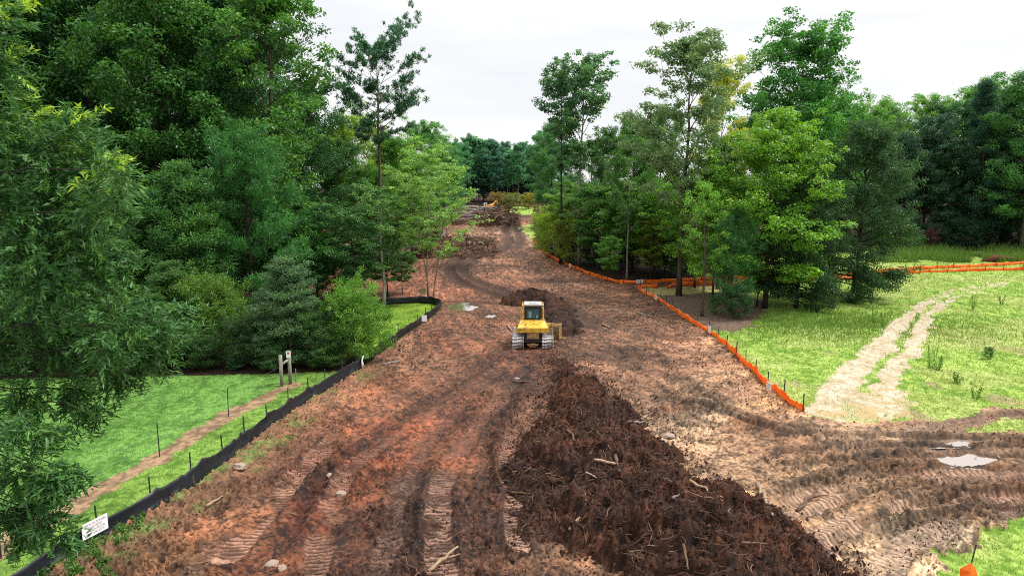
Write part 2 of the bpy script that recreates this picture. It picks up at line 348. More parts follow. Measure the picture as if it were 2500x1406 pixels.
# ------------------------------------------------------------------ the ground: one continuous sheet, split where the surface changes
def build_ground():
    u = np.r_[-3, -2.2, -1.6, -1.25, -1.02, np.linspace(-.86, .86, 1040), 1.02, 1.25, 1.6, 2.2, 3]
    def d_at(py): return CAM_H / math.tan(math.atan((py - 703) / FPX) + PITCH)
    d = [1, 6, 10, 13] + [d_at(p) for p in np.r_[np.arange(1520, 1420, -4), np.arange(1420, 950, -1.35), np.arange(950, 520, -1.8)]]
    last = d[-1]
    while last < 260: last *= 1.03; d.append(last)
    d += [290, 330, 400, 520, 700, 1000, 1500]
    d = np.array(d)
    X = (d[:, None] * u[None]); Y = np.repeat(d[:, None], len(u), 1)
    X = X.ravel(); Y = Y.ravel()
    wx = X + .5 * (fbm(X * 1.3, Y * 1.3, 3, 11) - .5) * 1.2; wy = Y + (fbm(X * 1.3 + 50, Y * 1.3, 3, 14) - .5) * 1.2
    hx = X + (fbm(X * .9, Y * .9, 4, 21, .6) - .5) * 2.4; hy = Y + (fbm(X * .9 + 31, Y * .9, 4, 24, .6) - .5) * 2.4
    reg = np.zeros(X.shape, np.int8)
    reg[inpoly(wx, wy, P_FIELD)] = 3
    reg[inpoly(wx, wy, P_DIRT)] = 1
    for P in (P_FIELD2, P_FIELD3): reg[inpoly(hx, hy, P)] = 3
    for P in (P_FIELD4, P_FIELD5): reg[inpoly(hx, hy, P)] = 3
    reg[inpoly(hx, hy, P_UNDER)] = 0
    nl = (Y < 46) & (X < 0)
    reg[nl & inpoly(X + (wx - X) * .2, Y + (wy - Y) * .5, P_LAWN)] = 2
    reg[inpoly(X, Y, P_LAWN2)] = 2
    dp, ap, spd = polydist(hx * .5 + X * .5, hy * .5 + Y * .5, PATH)
    pw = .52 + .25 * (fbm(ap * .5, ap * 0, 2, 31) - .5)
    reg[(reg == 2) & (dp < pw) & (Y < 41.5)] = 4
    grassy = np.zeros(X.shape)
    fm = (reg == 3); drv = np.zeros(X.shape)
    for P, w in DRIVE:
        dd, aa, _ = polydist(hx * .6 + X * .4, hy * .6 + Y * .4, P)
        ww = w * (1.15 - .5 * sstep(8, 48, aa)) * (.75 + .6 * fbm(aa * .3, aa * 0 + 3, 2, 41))
        drv = np.maximum(drv, sstep(ww * 1.1, ww * .7, dd) * (1 - .8 * sstep(20, 60, aa) * (fbm(X * 1.5, Y * .8, 4, 44, .7) > .45)))
    ap_ = inpoly(hx, hy, P_APRON)
    reg[fm & ((drv * (.25 + 1.5 * fbm(X * 3.5, Y * 3.5, 4, 147, .7)) > .5) | (ap_ & (fbm(X * 1.2, Y * 1.2, 4, 149) > .44)))] = 5
    # ---- relief
    Z = ground0(X, Y)
    dirt = reg == 1
    near = np.clip(1.4 - Y / 55, .15, 1)
    rough = sstep(.42, .62, fbm(X * .35, Y * .22, 3, 51))
    ridge = 1 - np.abs(2 * fbm(X * 1.7, Y * 1.7, 3, 55) - 1)
    c1 = fbm(X * 4.5, Y * 4.5, 3, 58); c2 = vnoise(X * 11, Y * 11, 62)
    lump = sstep(.5, .6, fbm(X * 2.6, Y * 2.6, 3, 151, .6)) * .11 + sstep(.5, .62, fbm(X * 6.5, Y * 6.5, 2, 155)) * .08
    hd = (.06 * (fbm(X * .6, Y * .6, 3, 65) - .5) + (.35 + .65 * rough) * near * (.22 * (c1 - .5) + .1 * (ridge - .6) + .08 * (c2 - .5) + lump))
    ta = R(62) - .5 * np.clip(X / 12, -1, 1); along = X * np.cos(ta) + Y * np.sin(ta); acr = -X * np.sin(ta) + Y * np.cos(ta)
    streak = fbm(acr * 1.5, along * .1, 4, 161, .6); hd = hd + .12 * (streak - .5) * near
    # colour of the dirt
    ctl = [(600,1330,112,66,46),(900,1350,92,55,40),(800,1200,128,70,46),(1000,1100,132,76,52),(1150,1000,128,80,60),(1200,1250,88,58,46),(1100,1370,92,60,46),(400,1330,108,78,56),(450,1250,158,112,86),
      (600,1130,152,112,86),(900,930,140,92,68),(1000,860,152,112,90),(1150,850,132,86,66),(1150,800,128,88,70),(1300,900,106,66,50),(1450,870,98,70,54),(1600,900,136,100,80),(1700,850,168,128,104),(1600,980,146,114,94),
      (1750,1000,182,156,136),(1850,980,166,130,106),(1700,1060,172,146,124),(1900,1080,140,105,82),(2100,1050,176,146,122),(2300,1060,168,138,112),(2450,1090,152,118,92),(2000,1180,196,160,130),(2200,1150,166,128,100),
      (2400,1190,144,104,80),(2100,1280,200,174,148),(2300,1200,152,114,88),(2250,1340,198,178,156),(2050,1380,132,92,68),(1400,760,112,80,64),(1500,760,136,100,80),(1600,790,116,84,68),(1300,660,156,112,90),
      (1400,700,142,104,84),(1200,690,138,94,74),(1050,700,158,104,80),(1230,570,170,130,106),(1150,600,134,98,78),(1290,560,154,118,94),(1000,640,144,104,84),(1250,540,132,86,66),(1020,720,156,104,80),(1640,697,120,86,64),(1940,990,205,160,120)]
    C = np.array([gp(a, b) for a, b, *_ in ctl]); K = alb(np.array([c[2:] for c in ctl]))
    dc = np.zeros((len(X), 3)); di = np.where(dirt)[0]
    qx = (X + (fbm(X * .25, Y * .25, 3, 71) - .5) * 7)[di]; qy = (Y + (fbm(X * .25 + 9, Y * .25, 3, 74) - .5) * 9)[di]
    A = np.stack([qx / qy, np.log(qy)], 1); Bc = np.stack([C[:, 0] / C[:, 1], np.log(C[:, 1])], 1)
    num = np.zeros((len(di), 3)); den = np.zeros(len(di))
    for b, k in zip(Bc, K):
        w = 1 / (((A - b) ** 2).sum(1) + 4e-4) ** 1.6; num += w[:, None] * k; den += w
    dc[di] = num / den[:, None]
    # dozer and truck tracks: bar prints pressed smooth, crumbled soil between
    T = {}
    prints = [([(560, 1365), (600, 1310), (640, 1260), (700, 1185), (800, 1092), (900, 1012), (1000, 950), (1100, 900)], .55, 1.0),
      ([(760, 1406), (800, 1290), (815, 1200), (900, 1100), (1050, 1000), (1180, 930), (1260, 875)], .5, .7),
      ([(1085, 1406), (1062, 1240), (1100, 1130), (1165, 1040), (1235, 960), (1275, 880)], .55, .9),
      ([(1268, 1340), (1245, 1180), (1235, 1080), (1295, 990), (1332, 930), (1340, 870)], .42, 1.0),
      ([(930, 1406), (960, 1250), (1010, 1120), (1090, 1020), (1200, 920)], .45, .55), ([(470, 1406), (520, 1330), (640, 1180), (760, 1080), (860, 1010)], .4, .5),
      ([(2560, 1060), (2300, 1062), (2050, 1052), (1850, 1048), (1700, 1030)], .6, .5), ([(2560, 1165), (2300, 1165), (2100, 1190), (1950, 1235), (1850, 1300)], .6, .9),
      ([(2560, 1215), (2300, 1225), (2120, 1262), (2020, 1310), (1960, 1380)], .6, .9), ([(2560, 1105), (2300, 1098), (2000, 1095), (1800, 1080)], .5, .5), ([(2560, 1260), (2350, 1285), (2200, 1330), (2140, 1420)], .6, .7),
      ([(2500, 1008), (2420, 1016), (2340, 1032), (2250, 1050)], .8, .9)]
    press = np.zeros(len(di)); bar = np.zeros(len(di)); edge = np.zeros(len(di))
    xd, yd = X[di], Y[di]; wob = (fbm(xd * .8, yd * .8, 2, 81) - .5) * .35
    for pts, w, s in prints:
        P = smooth_line(gpl(pts)); m = (xd > P[:, 0].min() - 2) & (xd < P[:, 0].max() + 2) & (yd > P[:, 1].min() - 2) & (yd < P[:, 1].max() + 2)
        dd, aa, sd_ = polydist(xd[m] + wob[m], yd[m], P)
        patch = sstep(.3, .48, fbm(xd[m] * .55, yd[m] * .4, 3, 84)) * s
        k = sstep(w, w * .82, dd) * patch
        fade = np.clip(1.7 - yd[m] / 26, 0, 1)
        ph = (aa + .3 * (fbm(xd[m] * 1.6, yd[m] * 1.6, 3, 86) - .5) + .06 * sd_ ) / .21
        b_ = np.clip(1.5 * (np.abs((ph % 1) * 2 - 1) - .25), 0, 1) ** .6 * fade
        b_ = b_ * (.35 + 1.1 * sstep(.35, .6, fbm(xd[m] * 1.8, yd[m] * 1.8, 3, 87, .6))); b_ = np.clip(b_, 0, 1); press[m] = np.maximum(press[m], k); bar[m] = np.where(k > .05, np.maximum(bar[m], b_ * k), bar[m]); edge[m] = np.maximum(edge[m], np.exp(-((dd - w * 1.15) / .16) ** 2) * s)
    h = hd[di] * (1 - .75 * press) - .05 * press + .045 * bar + edge * .09 * (.4 + fbm(xd * 3, yd * 3, 2, 88)) * near[di]
    # deep ruts
    ruts = [([(1247, 539), (1232, 556), (1243, 586), (1238, 601), (1193, 612), (1135, 624), (1104, 645), (1095, 666), (1111, 685), (1158, 703), (1225, 725)], .75, .16),
      ([(1259, 545), (1268, 577), (1273, 595), (1252, 605), (1182, 620), (1144, 638), (1126, 654), (1135, 673), (1170, 692), (1226, 710), (1270, 735)], .7, .16),
      ([(2600, 1078), (2300, 1072), (2100, 1066), (1950, 1064), (1880, 1052), (1790, 1020), (1690, 985)], .3, .2), ([(2600, 1096), (2450, 1094), (2250, 1092), (2050, 1096), (1900, 1108)], .26, .17), ([(2600, 1150), (2450, 1148), (2300, 1140), (2150, 1150), (2000, 1172), (1890, 1215)], .28, .18),
      ([(2600, 1176), (2350, 1180), (2180, 1196), (2060, 1225), (1970, 1265)], .26, .15), ([(2600, 1205), (2380, 1212), (2220, 1238), (2120, 1268), (2030, 1330)], .28, .17), ([(2600, 1236), (2400, 1246), (2260, 1272), (2160, 1310)], .26, .14), ([(2600, 1118), (2200, 1118), (2050, 1124), (1930, 1140)], .24, .13), ([(1690, 1010), (1600, 950), (1540, 900), (1500, 850)], .4, .08), ([(1790, 1010), (1700, 950), (1600, 880), (1540, 820)], .45, .08),
      ([(1960, 1046), (1860, 1034), (1770, 1000), (1690, 950)], .25, .12), ([(2600, 1008), (2450, 1010), (2360, 1022), (2290, 1040)], .3, .12),
      ([(870, 1110), (960, 1040), (1060, 975), (1160, 910), (1240, 850)], .35, .12), ([(700, 1330), (740, 1240), (800, 1150)], .3, .12), ([(1190, 1200), (1185, 1090), (1240, 990), (1290, 900)], .28, .12), ([(990, 1330), (1000, 1220), (1040, 1120), (1120, 1020)], .3, .1),
      ([(1290, 720), (1400, 760), (1480, 830), (1560, 900)], .9, .08), ([(960, 733), (1100, 737), (1230, 742)], .5, .06)]
    rut = np.zeros(len(di)); berm = np.zeros(len(di)); flank = np.zeros(len(di))
    for pts, w, dep in ruts:
        P = smooth_line(gpl(pts)); m = (xd > P[:, 0].min() - 3) & (xd < P[:, 0].max() + 3) & (yd > P[:, 1].min() - 3) & (yd < P[:, 1].max() + 3)
        dd, aa, sd_ = polydist(xd[m] + wob[m], yd[m], P); far = np.where(P[:, 1].mean() > 60, 1.5, 1)
        rr = np.exp(-(dd / w) ** 4) * (.55 + .6 * (fbm(aa * .4, aa * 0, 2, 91))) ; bb = np.exp(-((np.abs(sd_) - w * 1.35) / (.28 * far)) ** 2)
        h[m] += -dep * rr * far + bb * dep * .9 * (.3 + fbm(xd[m] * 2, yd[m] * 2, 3, 92))
        rut[m] = np.maximum(rut[m], rr * min(1, dep / .12)); berm[m] = np.maximum(berm[m], bb * min(1, dep / .12))
    # berms of churned soil with no print
    col = dc[di]
    gr = fbm(xd * 2.2, yd * 2.2, 4, 95, .65); fine = fbm(xd * 7, yd * 7, 3, 99, .65)
    lum = (.3 + 1.5 * sstep(.36, .64, gr * .4 + fine * .35 + .25 * c2[di])) * (.72 + .56 * sstep(.36, .64, streak[di]))
    stain = fbm(xd * .28, yd * .28, 3, 103)
    lum *= .8 + .4 * sstep(.35, .65, stain)
    clump = sstep(.5, .62, fine * .6 + c1[di] * .4) * rough[di]
    lum *= 1 - .45 * clump
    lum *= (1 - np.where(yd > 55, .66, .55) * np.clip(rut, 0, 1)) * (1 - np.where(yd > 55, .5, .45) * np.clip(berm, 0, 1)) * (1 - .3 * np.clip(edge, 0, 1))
    red = sstep(.55, .75, fbm(xd * .5 + 7, yd * .5, 3, 107))[:, None]
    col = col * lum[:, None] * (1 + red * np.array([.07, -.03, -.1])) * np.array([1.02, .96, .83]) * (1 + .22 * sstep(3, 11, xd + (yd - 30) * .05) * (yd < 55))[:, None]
    pk = np.clip(press * 1.25, 0, 1)[:, None] * .85; pcol = (dc[di] * 1.0 + alb((216, 172, 148)) * .62) * bar[:, None] + dc[di] * .4 * (1 - bar[:, None]); pcol = pcol * (.7 + .6 * fine[:, None])
    pk = pk * np.clip(1.9 - yd / 26, .12, 1)[:, None]; col = col * (1 - pk) + pcol * pk
    pale = sstep(.7, .78, fbm(xd * 5, yd * 5, 2, 111)) * .5; col += pale[:, None] * alb((120, 95, 78))
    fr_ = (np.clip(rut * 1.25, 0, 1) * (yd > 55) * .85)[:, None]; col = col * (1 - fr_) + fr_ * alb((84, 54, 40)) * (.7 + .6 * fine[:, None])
    # patchy weeds and dry grass beside the black fence
    dS, aS, _ = polydist(xd, yd, gpl(SILT))
    vg = sstep(.52, .66, fbm(xd * .9, yd * .9, 4, 115, .6)) * sstep(2.4, .6, dS) * sstep(45, 36, yd)
    col = col * (1 - vg[:, None] * .75) + vg[:, None] * .75 * alb((150, 170, 95))
    tan = sstep(2.8, .5, dS) * (1 - vg) * .45; col = col * (1 - tan[:, None]) + tan[:, None] * alb((165, 128, 98)) * (.6 + .8 * fine[:, None])
    # puddle hollows
    for P in P_PUD:
        c = P.mean(0); m = np.hypot(xd - c[0], yd - c[1]) < 6
        ins = inpoly(xd[m] + (wx[di][m] - xd[m]) * .6, yd[m] + (wy[di][m] - yd[m]) * .6, P)
        dd, _, _ = polydist(xd[m], yd[m], np.vstack([P, P[:1]]))
        sgn = np.where(inpoly(xd[m], yd[m], P), dd, -dd) + .9 * (fbm(xd[m] * 1.3, yd[m] * 1.3, 4, 118, .6) - .5)
        k = sstep(-.45, .25, sgn); h[m] = h[m] * (1 - .88 * k) - .1 * k
        col[m] = col[m] * (1 - .45 * sstep(-.6, .1, sgn)[:, None])
        PUDZ.append(float(ground0(c[0], c[1])) - .06)
    Z[di] += h
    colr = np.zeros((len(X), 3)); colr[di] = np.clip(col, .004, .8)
    # lawn, field, path, driveway, forest floor
    g1 = fbm(X * 1.6, Y * .9, 4, 121, .6); g2 = fbm(X * .15, Y * .15, 3, 125); g3 = fbm(X * 5, Y * 5, 2, 128)
    m = reg == 2; k = sstep(.3, .7, g1 * .55 + g3 * .45)[m][:, None]
    colr[m] = (alb((86, 130, 54)) * (1 - k) + alb((136, 186, 90)) * k) * (.85 + .35 * g2[m][:, None])
    strip = m & (spd > 0) & (dp < 3.5) ; colr[strip] = colr[strip] * np.array([1.22, 1.03, .9])
    m2 = m & (Y > 46); colr[m2] = colr[m2] * np.array([1.35, 1.1, .6])
    m = reg == 3; k = sstep(.32, .68, g1 * .6 + g3 * .4)[m][:, None]; y_ = sstep(.42, .6, fbm(X * .22, Y * .22, 3, 131))[m][:, None]
    colr[m] = (alb((116, 160, 56)) * (1 - k) + alb((194, 222, 110)) * k) * (1 - y_) + (alb((150, 174, 78)) * (1 - k) + alb((206, 220, 128)) * k) * y_
    bare = sstep(.6, .72, fbm(X * .45, Y * .3, 4, 134, .6))[m] * sstep(60, 40, Y[m]); colr[m] = colr[m] * (1 - bare[:, None] * .7) + bare[:, None] * .7 * alb((196, 168, 136))
    vv = np.clip(drv + .8 * ap_, 0, 1)[m] ; colr[m] = colr[m] * (1 - vv[:, None]) + vv[:, None] * alb((214, 204, 160))
    Z[m] += .12 * (g1[m] - .5) * 1.2; m = reg == 2; Z[m] += .03 * (g1[m] - .5)
    m = reg == 4; colr[m] = alb((172, 142, 112)) * (.6 + .75 * sstep(.3, .7, g1 * .4 + g3 * .6))[m][:, None]; Z[m] -= .03
    m = reg == 5; k = sstep(.3, .7, g1 * .5 + g3 * .5)[m][:, None]; colr[m] = (alb((206, 184, 146)) * (1 - k) + alb((238, 226, 202)) * k)
    am = ap_[m][:, None] * sstep(.4, .6, fbm(X * .8, Y * .8, 3, 137))[m][:, None]; colr[m] = colr[m] * (1 - am * .7) + am * .7 * alb((206, 178, 112)); Z[m] += .02 * (g3[m] - .5)
    m = reg == 0; colr[m] = alb((60, 46, 34)) * (.5 + 1.1 * g3[m][:, None]) ; st = inpoly(X, Y, gpl([(1565, 703), (1640, 703), (1760, 697), (1780, 708), (1650, 718), (1590, 724)])) & (reg != 1)
    colr[st] = alb((205, 186, 130)) * (.7 + .6 * g3[st][:, None])
    m = m & (X > 0) & (Y < 75); colr[m] = alb((128, 108, 92)) * (.55 + .9 * g3[m][:, None])
    Z[reg == 0] += .12 * (c1[reg == 0] - .5)
    nu = len(u); nd = len(d)
    i = np.arange(nd - 1)[:, None] * nu; j = np.arange(nu - 1)[None]
    Q = np.stack([i + j, i + j + 1, i + nu + j + 1, i + nu + j], -1).reshape(-1, 4)
    fr = reg[Q[:, 0]]; V = np.stack([X, Y, Z], 1)
    for rid, name, mat in ((0, 'forest_floor', M_FLOOR), (1, 'dirt_ground', M_DIRT), (2, 'lawn', M_GRASS), (3, 'grass_field', M_GRASS), (4, 'footpath', M_PATH), (5, 'gravel_track', M_PATH)):
        q = Q[fr == rid]
        if not len(q): continue
        used, inv = np.unique(q.ravel(), return_inverse=True)
        b = MB(); b.add(V[used], inv.reshape(-1, 4)); me = b.mesh(name, mat, smooth=True)
        a = me.attributes.new('col', 'FLOAT_COLOR', 'POINT'); a.data.foreach_set('color', np.c_[colr[used], np.ones(len(used))].astype(np.float32).ravel())
        tag(link(name, me), kind='structure')
    return X, Y, Z, reg, u, d
GX, GY, GZ, GREG, GU, GD = build_ground()
_nu = len(GU)
def gidx(x, y):
    iu = np.clip(np.searchsorted(GU, np.asarray(x) / np.asarray(y)), 1, _nu - 1); idd = np.clip(np.searchsorted(GD, y), 1, len(GD) - 1)
    a = np.abs(GU[iu - 1] - np.asarray(x) / np.asarray(y)) < np.abs(GU[iu] - np.asarray(x) / np.asarray(y)); iu = np.where(a, iu - 1, iu)
    return idd * _nu + iu
def gz(x, y): return GZ[gidx(np.asarray(x, float), np.asarray(y, float))]
def greg(x, y): return GREG[gidx(np.asarray(x, float), np.asarray(y, float))]
def G(px, py):
    x, y = gp(px, py); return Vector((x, y, float(gz(x, y))))

for i, P in enumerate(P_PUD):
    c = P.mean(0); Q = c + (P - c) * 1.5; b = MB(); n = len(Q)
    v = np.c_[Q, np.full(n, PUDZ[i])]; b.add(np.vstack([v, [[c[0], c[1], PUDZ[i]]]]), np.array([(k, (k + 1) % n, n) for k in range(n)]))
    tag(b.build('puddle', M_WATER), kind='structure')

# ------------------------------------------------------------------ grass blades (nobody could count them)
def unit(v): return v / (np.linalg.norm(v, axis=-1, keepdims=True) + 1e-9)
def blades(name, x, y, z, hmin, hmax, w, mat, rng, tint=None):
    n = len(x); a = rng.random(n) * 6.283; h = hmin + (hmax - hmin) * rng.random(n) ** 1.5
    sc_ = np.clip(y / 30, .8, 3)
    dx = np.cos(a) * w * sc_; dy = np.sin(a) * w * sc_; lx = rng.normal(0, .45, n) * h; ly = rng.normal(0, .45, n) * h
    v = np.stack([np.stack([x - dx, y - dy, z - .02], 1), np.stack([x + dx, y + dy, z - .02], 1), np.stack([x + lx, y + ly, z + h], 1)], 1)
    b = MB(); b.add(v.reshape(-1, 3), np.arange(3 * n).reshape(-1, 3), 0, np.repeat(rng.normal(.5, .2, n).clip(0, 1) if tint is None else tint, 3))
    return tag(b.build(name, mat, attname='tint'), kind='stuff')
def scatter(rng, n, reg, ymin, ymax, pw=1.6):
    y = ymin * (ymax / ymin) ** (rng.random(n) ** pw); x = y * rng.uniform(-.84, .84, n); k = greg(x, y) == reg
    return x[k], y[k]
rng = np.random.default_rng(5)
x, y = scatter(rng, 330000, 2, 17, 62, 1.0); t = (.35 + .3 * fbm(x * 1.6, y, 3, 121) + rng.normal(0, .15, len(x))).clip(0, 1)
t = np.where(y > 46, t + .2, t).clip(0, 1); o = blades('lawn_grass', x, y, gz(x, y), .03, .1, .012, M_LAWNB, rng, t); tag(o, 'short bright green mown grass on the lawn left of the black fence', 'grass')
x, y = scatter(rng, 400000, 3, 17, 115, .75); x5, y5 = scatter(rng, 110000, 5, 17, 90, .75); k5 = fbm(x5 * 2, y5 * 2, 3, 143) > .52; x = np.r_[x, x5[k5]]; y = np.r_[y, y5[k5]]; k = rng.random(len(x)) < .35 + .8 * fbm(x * .8, y * .8, 3, 141); x, y = x[k], y[k]
t = (.25 + .55 * fbm(x * .3, y * .3, 3, 131) + rng.normal(0, .17, len(x))).clip(0, 1)
o = blades('field_grass', x, y, gz(x, y), .04, .17, .014, M_FIELDB, rng, t); tag(o, 'yellow green rough grass across the open field on the right', 'grass')

# ------------------------------------------------------------------ trees
def leafquads(c, n, a, L_, asp, fold, rng):
    """leaf shaped quads: centre, normal, long axis"""
    a = a - n * (a * n).sum(1, keepdims=True); a = unit(a); b = np.cross(n, a); L_ = L_[:, None]
    v = np.stack([c - a * L_ * .5, c + b * L_ * asp * .5 + n * L_ * fold - a * L_ * .08, c + a * L_ * .5, c - b * L_ * asp * .5 + n * L_ * fold - a * L_ * .08], 1)
    return v.reshape(-1, 3)
PRO = {}; LEAFK = 1.62
def profile(kind, t):
    if kind == 'round': return max(.12, math.sin(math.pi * (.12 + .83 * t)) ** .75)
    if kind == 'cone': return max(.06, 1 - t) ** .8
    if kind == 'egg': return max(.1, math.sin(math.pi * min(1, .3 + .68 * t)) ** .8)
    if kind == 'dome': return max(.15, math.cos(math.pi / 2 * max(0, t * 1.02 - .06)) ** .7) if t < .98 else .15
    if kind == 'vase': return max(.15, math.sin(math.pi * (.08 + .8 * t)) ** .9)
    return 1
def grow(name, seed, H, cb, Rm, prof, nl, nsub, cr, nleaf, leaf, asp, r0, e0=10, e1=65, flat=.6, wander=.15, radial=0, stems=1, up=.5, drop=0., jit=.35, tips=0., skip=0., low=.45, colk=6, lrmin=.012):
    rg = np.random.default_rng(seed); rd = random.Random(seed); tb = MB(); C = []; CR = []
    for st in range(stems):
        off = np.array([0, 0, 0.]) if stems == 1 else np.array([rd.uniform(-.3, .3), rd.uniform(-.3, .3), 0]) * H / 14
        lean = np.array([0, 0]) if stems == 1 else np.array([math.cos(st * 6.28 / stems + 1), math.sin(st * 6.28 / stems + 1)]) * Rm * .45
        K = 12; tz = np.linspace(0, 1, K); hh = H * (1 if st == 0 else rd.uniform(.75, .95))
        P = np.stack([off[0] + lean[0] * tz ** 1.4 + np.cumsum(rg.normal(0, wander, K)) * tz, off[1] + lean[1] * tz ** 1.4 + np.cumsum(rg.normal(0, wander, K)) * tz, hh * tz * .97 - .15], 1)
        rr = r0 / (1 if stems == 1 else 1.5) * ((1 - tz) ** .8 * .92 + .05); rr[0] *= 1.35
        tb.tube(P, rr, 8)
        nn = nl // stems; ph = rd.random() * 6.28
        for i in range(nn):
            if rd.random() < skip: continue
            t = cb + (.985 - cb) * ((i + rd.random()) / nn); tt = (t - cb) / (1 - cb); az = ph + i * 2.4 + rd.uniform(-.4, .4)
            Lr = profile(prof, tt) * Rm * rd.uniform(.7, 1.15); el = R(e0 + (e1 - e0) * tt + rd.uniform(-12, 12))
            p0 = np.array([np.interp(t, tz, P[:, k]) for k in range(3)]); Ll = Lr / max(.35, math.cos(el))
            Ll = min(Ll, Lr * 1.9 + .3)
            n = 6; s = np.linspace(0, 1, n)[:, None]; dirv = np.array([math.cos(az) * math.cos(el), math.sin(az) * math.cos(el), math.sin(el)])
            path = p0 + dirv * Ll * s + np.array([0, 0, 1]) * Ll * (.12 * s ** 2 - drop * s ** 2) + rg.normal(0, .05 * Ll, (n, 3)) * s * .6
            rb = max(lrmin, min(.5 * np.interp(t, tz, rr), r0 * .34 * (Ll / Rm) ** .8)); tb.tube(path, rb * (1 - .85 * s[:, 0]), 5, cap=False)
            for f in (low, .62, .8, 1.0):
                q = np.array([np.interp(f, s[:, 0], path[:, k]) for k in range(3)]); C.append(q + rg.normal(0, cr * jit, 3)); CR.append(cr * rd.uniform(.6, 1.1) * (.6 + .5 * profile(prof, tt)))
            for k in range(nsub):
                f = rd.uniform(.35, .95); q = np.array([np.interp(f, s[:, 0], path[:, k2]) for k2 in range(3)]); a2 = az + rd.choice((-1, 1)) * rd.uniform(.5, 1.2); l2 = Ll * rd.uniform(.22, .42); e2 = el * .6 + rd.uniform(-.2, .4)
                d2 = np.array([math.cos(a2) * math.cos(e2), math.sin(a2) * math.cos(e2), math.sin(e2) - drop]); q2 = q + d2 * l2
                tb.tube(np.stack([q, q + d2 * l2 * .55 + rg.normal(0, .04 * l2, 3), q2]), np.array([rb * .42, rb * .28, rb * .1]).clip(lrmin * .6), 4, cap=False)
                C.append(q2); CR.append(cr * rd.uniform(.5, 1.0)); C.append((q + q2) / 2); CR.append(cr * rd.uniform(.4, .7))
        C.append(P[-1]); CR.append(cr * .7)
    C = np.array(C); CR = np.array(CR); w = CR ** 2; cnt = rg.multinomial(nleaf, w / w.sum()); id_ = np.repeat(np.arange(len(C)), cnt); n = len(id_)
    d = unit(rg.normal(0, 1, (n, 3)) + np.array([0, 0, .25])); rad = rg.random(n) ** .45 * (1 + .25 * rg.normal(0, 1, n).clip(-2, 2) * .5)
    pos = C[id_] + d * (CR[id_] * rad)[:, None] * np.array([1, 1, flat]); ct = rg.normal(0, .13, len(C))
    if radial:
        ax = unit(d * radial + np.array([0, 0, up]) + rg.normal(0, .25, (n, 3))); nm = unit(rg.normal(0, 1, (n, 3)))
    else:
        nm = unit(d * .55 + np.array([0, 0, up]) + rg.normal(0, .5, (n, 3))); ax = rg.normal(0, 1, (n, 3)) + d * .8 + np.array([0, 0, -.3])
    tint = .45 + ct[id_] + rg.normal(0, .12, n)
    if tips: tint += tips * (rg.random(len(C)) < .25)[id_] * (rad > .6)
    L_ = leaf * rg.uniform(.65, 1.3, n)
    v = leafquads(pos, nm, ax, L_, asp, .12, rg)
    lb = MB(); lb.add(v, np.arange(4 * n).reshape(-1, 4), 0, np.repeat(tint.clip(0, .85), 4))
    PRO[name] = (tb.mesh(name + '_trunk', BARK, True), lb.mesh(name + '_crown', LEAF, False, 'tint'), float(np.percentile(v[:, 2], 99.8)))
#            name      seed  H   cb   R  prof   nl nsub cr  nleaf leaf asp  r0
grow('hardwood_a', 1, 30, .22, 7.0, 'egg', 44, 4, 1.55, 46000, .34, .62, .38, 5, 62)
grow('hardwood_b', 2, 30, .30, 6.2, 'egg', 40, 4, 1.4, 40000, .34, .62, .36, 10, 68, jit=.45)
grow('hardwood_c', 3, 28, .18, 7.4, 'round', 46, 4, 1.5, 44000, .34, .62, .4, 5, 60)
grow('poplar', 4, 30, .52, 3.6, 'vase', 26, 3, .95, 10500, .34, .7, .26, 42, 76, jit=.3, skip=.1)
grow('airy', 5, 28, .36, 5.6, 'egg', 34, 4, 1.15, 22000, .34, .6, .3, 25, 70, jit=.4, skip=.12)
grow('maple', 6, 20, .16, 7.6, 'dome', 56, 4, 1.25, 46000, .3, .7, .3, 5, 62, flat=.5, up=.8)
grow('loblolly', 7, 34, .58, 6.0, 'round', 36, 8, .56, 23000, .5, .22, .34, 15, 60, flat=1.0, radial=1, up=.9, jit=.15, low=.6)
grow('young_pine', 8, 16, .12, 4.4, 'dome', 54, 5, .7, 44000, .42, .12, .2, 15, 60, flat=1.0, radial=1, up=.6, jit=.2)
grow('cedar', 9, 13, .04, 3.2, 'cone', 64, 4, .75, 42000, .24, .3, .2, 20, 60, flat=.7, radial=1, up=.4, jit=.25)
grow('bush', 10, 6, .05, 3.0, 'dome', 44, 4, .62, 24000, .19, .45, .09, 25, 78, flat=.9, up=.4, stems=3, radial=.5)
grow('understory', 11, 12, .28, 3.9, 'round', 34, 4, .85, 22000, .25, .6, .12, 0, 50, flat=.4, up=.9)
grow('slender', 12, 12, .34, 2.7, 'egg', 26, 3, .62, 6500, .21, .6, .17, 10, 60, flat=.55, up=.7, skip=.1)
grow('multistem', 13, 16, .34, 3.8, 'egg', 40, 4, .72, 13500, .23, .6, .13, 20, 65, flat=.4, up=.9, stems=3)
grow('dark_oak', 14, 17, .06, 6.4, 'egg', 68, 5, 1.15, 62000, .27, .5, .32, -5, 60, flat=.75, up=.35, drop=.12)
grow('sapling_pine', 15, 9, .12, 1.9, 'egg', 40, 3, .5, 14000, .34, .1, .1, 20, 60, flat=1.0, radial=1, up=.5)
grow('far_hardwood', 16, 26, .34, 4.6, 'egg', 34, 3, 1.25, 13000, .5, .62, .25, 20, 68)
grow('big_pine', 17, 26, .10, 5.0, 'cone', 60, 4, 1.1, 42000, .42, .2, .34, -5, 45, flat=.55, radial=1, up=.3)
grow('maple_tall', 18, 30, .40, 6.6, 'egg', 46, 4, 1.35, 36000, .36, .7, .34, 20, 70, jit=.4, up=.6)
grow('willow_shrub', 19, 5, .03, 2.4, 'dome', 36, 3, .55, 12000, .2, .4, .07, 25, 70, flat=.8, stems=4)
